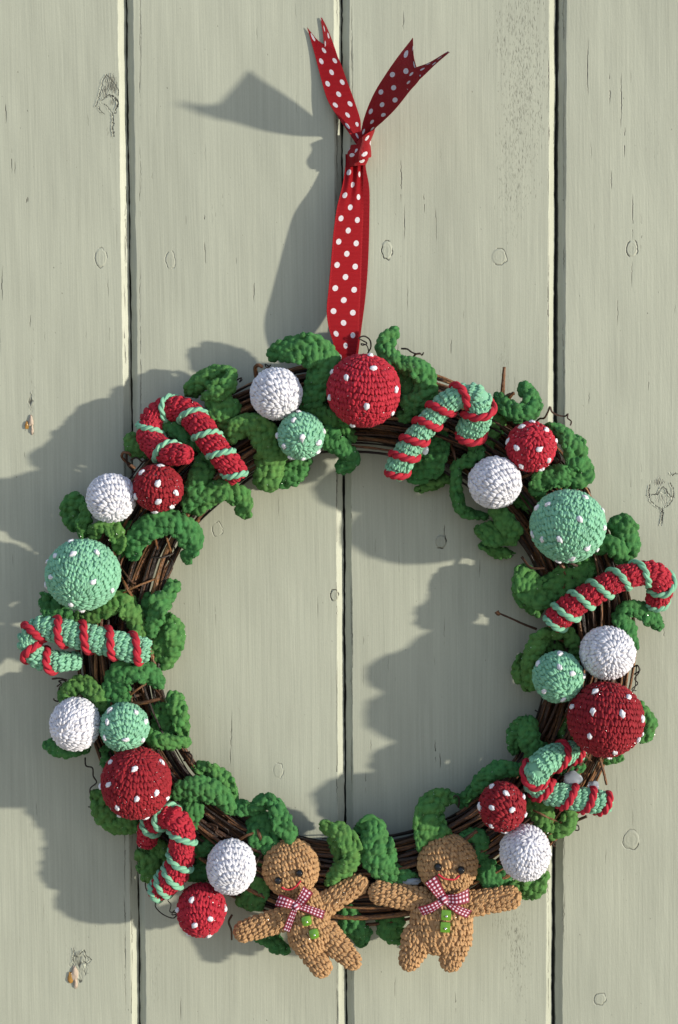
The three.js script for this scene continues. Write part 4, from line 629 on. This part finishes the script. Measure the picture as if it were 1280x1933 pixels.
  for (const [x, y, r] of o.buttons) {
    const g = new THREE.BoxGeometry(1.7, 1.75, 1.1, 7, 7, 5), q = g.attributes.position, v = V();
    for (let i = 0; i < q.count; i++) { v.fromBufferAttribute(q, i); const e = v.clone().clampLength(0, o.round), t = v.clone().normalize().multiplyScalar(1.0); v.lerp(t, o.round); q.setXYZ(i, v.x * l(r), v.y * l(r), v.z * l(r)); void e; }
    g.deleteAttribute('normal'); g.computeVertexNormals();
    const b = part('button', g, M.bead, root); b.position.copy(put(x, y, 2.2)); b.rotation.z = o.turn;
    const p = new THREE.SphereGeometry(l(11), 10, 8); const m = part('bead_pin', p, M.pin, b); m.position.set(l(2), -l(8), l(r) * 0.6);
  }
}
gingerbread('left crocheted gingerbread figure, tilted, with round green beads and gingham bow', 'G1', {
  h: 84, centre: [640, 640], tilt: -0.16, up: [0.25, -1, 0], round: 0.55, turn: 0.25,
  prims: [[525, 302, 240, 525, 302, 240], [640, 640, 180, 690, 840, 190], [500, 715, 100, 130, 825, 88], [820, 605, 100, 1090, 440, 86], [620, 880, 116, 780, 1120, 86], [815, 850, 122, 1040, 1070, 76]],
  eyes: [[422, 385], [602, 322]], mouth: [[452, 443], [485, 462], [535, 458], [580, 425], [612, 388]], knot: [575, 595],
  bow: [[[[565, 590, 8], [490, 560, 14], [415, 545, 8]], 70, 105, true], [[[590, 585, 8], [635, 520, 14], [675, 460, 9]], 70, 100, true], [[[565, 610, 6], [530, 700, 5], [490, 800, 3]], 50, 60, false], [[[600, 595, 7], [700, 630, 6], [805, 675, 3]], 55, 75, false]],
  buttons: [[660, 716, 46], [722, 822, 45]],
});
gingerbread('right crocheted gingerbread figure, upright, with square green beads and gingham bow', 'G2', {
  h: 88, centre: [600, 620], tilt: -0.16, up: [0.12, -1, 0], round: 0.25, turn: -0.08,
  prims: [[645, 295, 236, 645, 295, 236], [590, 690, 190, 590, 810, 190, 1.3], [430, 570, 96, 112, 515, 92], [810, 605, 100, 1135, 560, 88], [400, 880, 132, 338, 1035, 84], [695, 880, 132, 662, 1040, 84]],
  eyes: [[558, 295], [737, 320]], mouth: [[560, 352], [605, 384], [645, 392], [690, 392], [726, 362]], knot: [605, 548],
  bow: [[[[595, 540, 8], [550, 470, 14], [500, 390, 9]], 70, 110, true], [[[625, 548, 8], [710, 545, 14], [800, 520, 8]], 70, 108, true], [[[590, 565, 6], [510, 610, 5], [420, 645, 3]], 55, 80, false], [[[620, 560, 7], [710, 625, 6], [805, 670, 3]], 55, 72, false]],
  buttons: [[618, 665, 45], [610, 757, 45]],
});

/* ---------- blobs of hot glue ---------- */
for (const [label, z, x, y, h, a, b] of [
  ['clear blob of hot glue beside the lower right mint candy cane hook', 'Z5', 875, 335, 84, 52, 34], ['small shiny blob of hot glue above the lower right mint candy cane stem', 'Z5', 972, 368, 90, 26, 24],
  ['clear smear of hot glue above the left arm of the right gingerbread figure', 'Z6', 785, 405, 80, 42, 15], ['milky blob of hot glue right of the top right mint candy cane stem', 'A3', 530, 1180, 84, 34, 46],
]) {
  const t = thing('glue_blob', label, 'glue', at(...px(z, x, y), h), 'blobs of hot glue'), g = new THREE.SphereGeometry(1, 24, 18), q = g.attributes.position, v = V();
  for (let i = 0; i < q.count; i++) { v.fromBufferAttribute(q, i); const f = 1 + 0.6 * (noise3(v.x * 1.5 + x, v.y * 1.5 + 9, v.z * 1.5 + 9) - 0.5); q.setXYZ(i, v.x * f * len(z, a) * U, v.y * f * len(z, b) * U, v.z * f * 7 * U); }
  g.computeVertexNormals(); part('glue', g, M.glue, t);
}

/* ---------- hanging ribbon ---------- */
const dotty = grid(256, 176, (x, y) => {
  const hit = [[0.2, 0.03], [0.79, 0.10], [0.495, 0.55]].some(([a, b]) => { let dy = Math.abs(y / 176 - b); dy = Math.min(dy, 1 - dy); return Math.hypot((x / 256 - a) * 63, dy * 43) < 5.5; });
  const n = 0.94 + 0.12 * hash3(x >> 1, y >> 2, 4); return hit ? [214 * n, 208 * n, 212 * n] : [146 * n, 5 * n, 18 * n];
}, true);
const ribs = grid(256, 176, (x, y) => { const sel = x < 14 || x > 242, v = sel ? 150 + 90 * Math.sin(y / 176 * 2 * Math.PI * 14 + (x < 128 ? 0 : 2)) : 128 + 110 * Math.sin(y / 176 * 2 * Math.PI * 18 + 1.2 * (noise2(x * 0.02, 3) - 0.5)); return [v, v, v]; });
const ribbonMat = new THREE.MeshPhysicalMaterial({ map: dotty, bumpMap: ribs, bumpScale: 0.0004, roughness: 0.6, specularIntensity: 0.5 });
const plainRibbon = new THREE.MeshPhysicalMaterial({ color: col(0.27, 0.003, 0.008), bumpMap: ribs, bumpScale: 0.0004, roughness: 0.65, specularIntensity: 0.5 });
{
  const R = (x, y, h) => at(...px('R', x, y), h), tile = 43 * U;
  const root = thing('ribbon', 'red grosgrain ribbon with white polka dots, knotted in a loop that holds the wreath', 'ribbon', R(770, 700, 30));
  const rel = (list) => list.map(([x, y, h]) => R(x, y, h).sub(root.position));
  part('loop_front', band(rel([[735, 640, 22], [735, 690, 26], [722, 770, 32], [699, 860, 40], [684, 960, 44], [672, 1100, 50], [663, 1200, 54], [655, 1290, 58], [662, 1360, 60], [682, 1430, 60], [693, 1480, 56], [700, 1530, 40]]), rel([[800, 640, 14], [806, 690, 15], [806, 770, 17], [808, 860, 19], [805, 960, 20], [800, 1100, 21], [797, 1200, 24], [792, 1290, 30], [790, 1360, 40], [784, 1430, 52], [776, 1480, 54], [770, 1530, 38]]), tile, 1.0 * U, 120, 20, (t, u) => U * 3.6 * smooth(0.34, 0.1, t) * Math.sin(u * 15 + 0.8), 0.2), ribbonMat, root);
  part('loop_back', band(rel([[760, 640, 14], [760, 700, 14], [752, 780, 13], [748, 900, 12], [742, 1100, 12], [732, 1250, 13], [722, 1380, 14], [715, 1480, 14], [715, 1540, 10]]), rel([[812, 640, 6], [818, 700, 6], [832, 780, 5], [833, 900, 4], [827, 1100, 4], [815, 1250, 4], [798, 1380, 5], [786, 1480, 8], [780, 1540, 6]]), tile, 1.0 * U, 90, 8, null, 0.6), plainRibbon, root);
  part('left_tail', band(rel([[790, 620, 24], [752, 560, 25], [704, 492, 22], [660, 420, 15], [632, 330, 9], [606, 230, 5], [588, 165, 3.6], [573, 113, 3.2]]), rel([[812, 590, 22], [798, 545, 16], [795, 500, 12], [770, 420, 8], [737, 330, 6], [702, 240, 3.4], [668, 195, 3], [640, 200, 3.2]]), tile, 1.0 * U, 70, 8, null, 0.1), ribbonMat, root);
  part('left_tail', band(rel([[606, 230, 5], [628, 215, 3], [642, 205, 3.8], [640, 150, 3.4], [629, 74, 3.2]]), rel([[702, 240, 3], [690, 203, 3], [674, 158, 3], [655, 112, 3], [634, 72, 3]]), tile, 1.0 * U, 30, 6, null, 4.35), ribbonMat, root);
  part('right_tail', band(rel([[785, 620, 26], [796, 560, 30], [812, 490, 40], [850, 395, 66], [900, 312, 94], [950, 240, 120], [985, 195, 136], [1014, 158, 148]]), rel([[815, 600, 22], [848, 545, 40], [890, 505, 80], [940, 455, 118], [1000, 380, 160], [1042, 325, 190], [1030, 285, 180], [1016, 240, 166]]), tile, 1.0 * U, 70, 8, null, 0.3), ribbonMat, root);
  part('right_tail', band(rel([[960, 345, 134], [985, 320, 156], [1017, 287, 174], [1080, 262, 204], [1160, 214, 240]]), rel([[1000, 380, 161], [1030, 343, 180], [1062, 312, 200], [1112, 264, 222], [1167, 217, 245]]), tile, 1.0 * U, 30, 6, null, 3.2), ribbonMat, root);
  // the knot: a band wrapped round, and the fold that comes over it on the right
  const wrap = (c, rx, rz, y0, y1, a0, a1, slant, tw) => { const A = [], B = []; for (let i = 0; i <= 14; i++) { const a = a0 + (a1 - a0) * i / 14, x = c[0] + rx * Math.sin(a), h = c[2] + rz * Math.cos(a); A.push([x - tw, y1 + slant * Math.sin(a) * 0.6, h - 4]); B.push([x + tw, y0 + slant * Math.sin(a), h]); } return [rel(A), rel(B)]; };
  const k1 = wrap([786, 640, 20], 40, 22, 600, 690, -3.0, 2.9, -4, 6), k2 = wrap([806, 620, 26], 36, 24, 562, 668, -2.3, 2.9, -24, 8);
  part('knot', join([band(k1[0], k1[1], tile, 1.2 * U, 50, 12, (t, u) => U * 2.2 * Math.sin(u * 7 + t * 3), 0.4), band(k2[0], k2[1], tile, 1.2 * U, 50, 12, (t, u) => U * 2.4 * Math.sin(u * 6 + t * 5 + 1), 0.75)]), ribbonMat, root);
}

/* ---------- draw ---------- */
const renderer = new THREE.WebGLRenderer({ antialias: true });
renderer.setSize(678, 1024);
renderer.toneMapping = THREE.LinearToneMapping;
renderer.toneMappingExposure = EXPOSURE;
renderer.shadowMap.enabled = true;
renderer.shadowMap.type = THREE.PCFSoftShadowMap;
renderer.render(scene, camera);
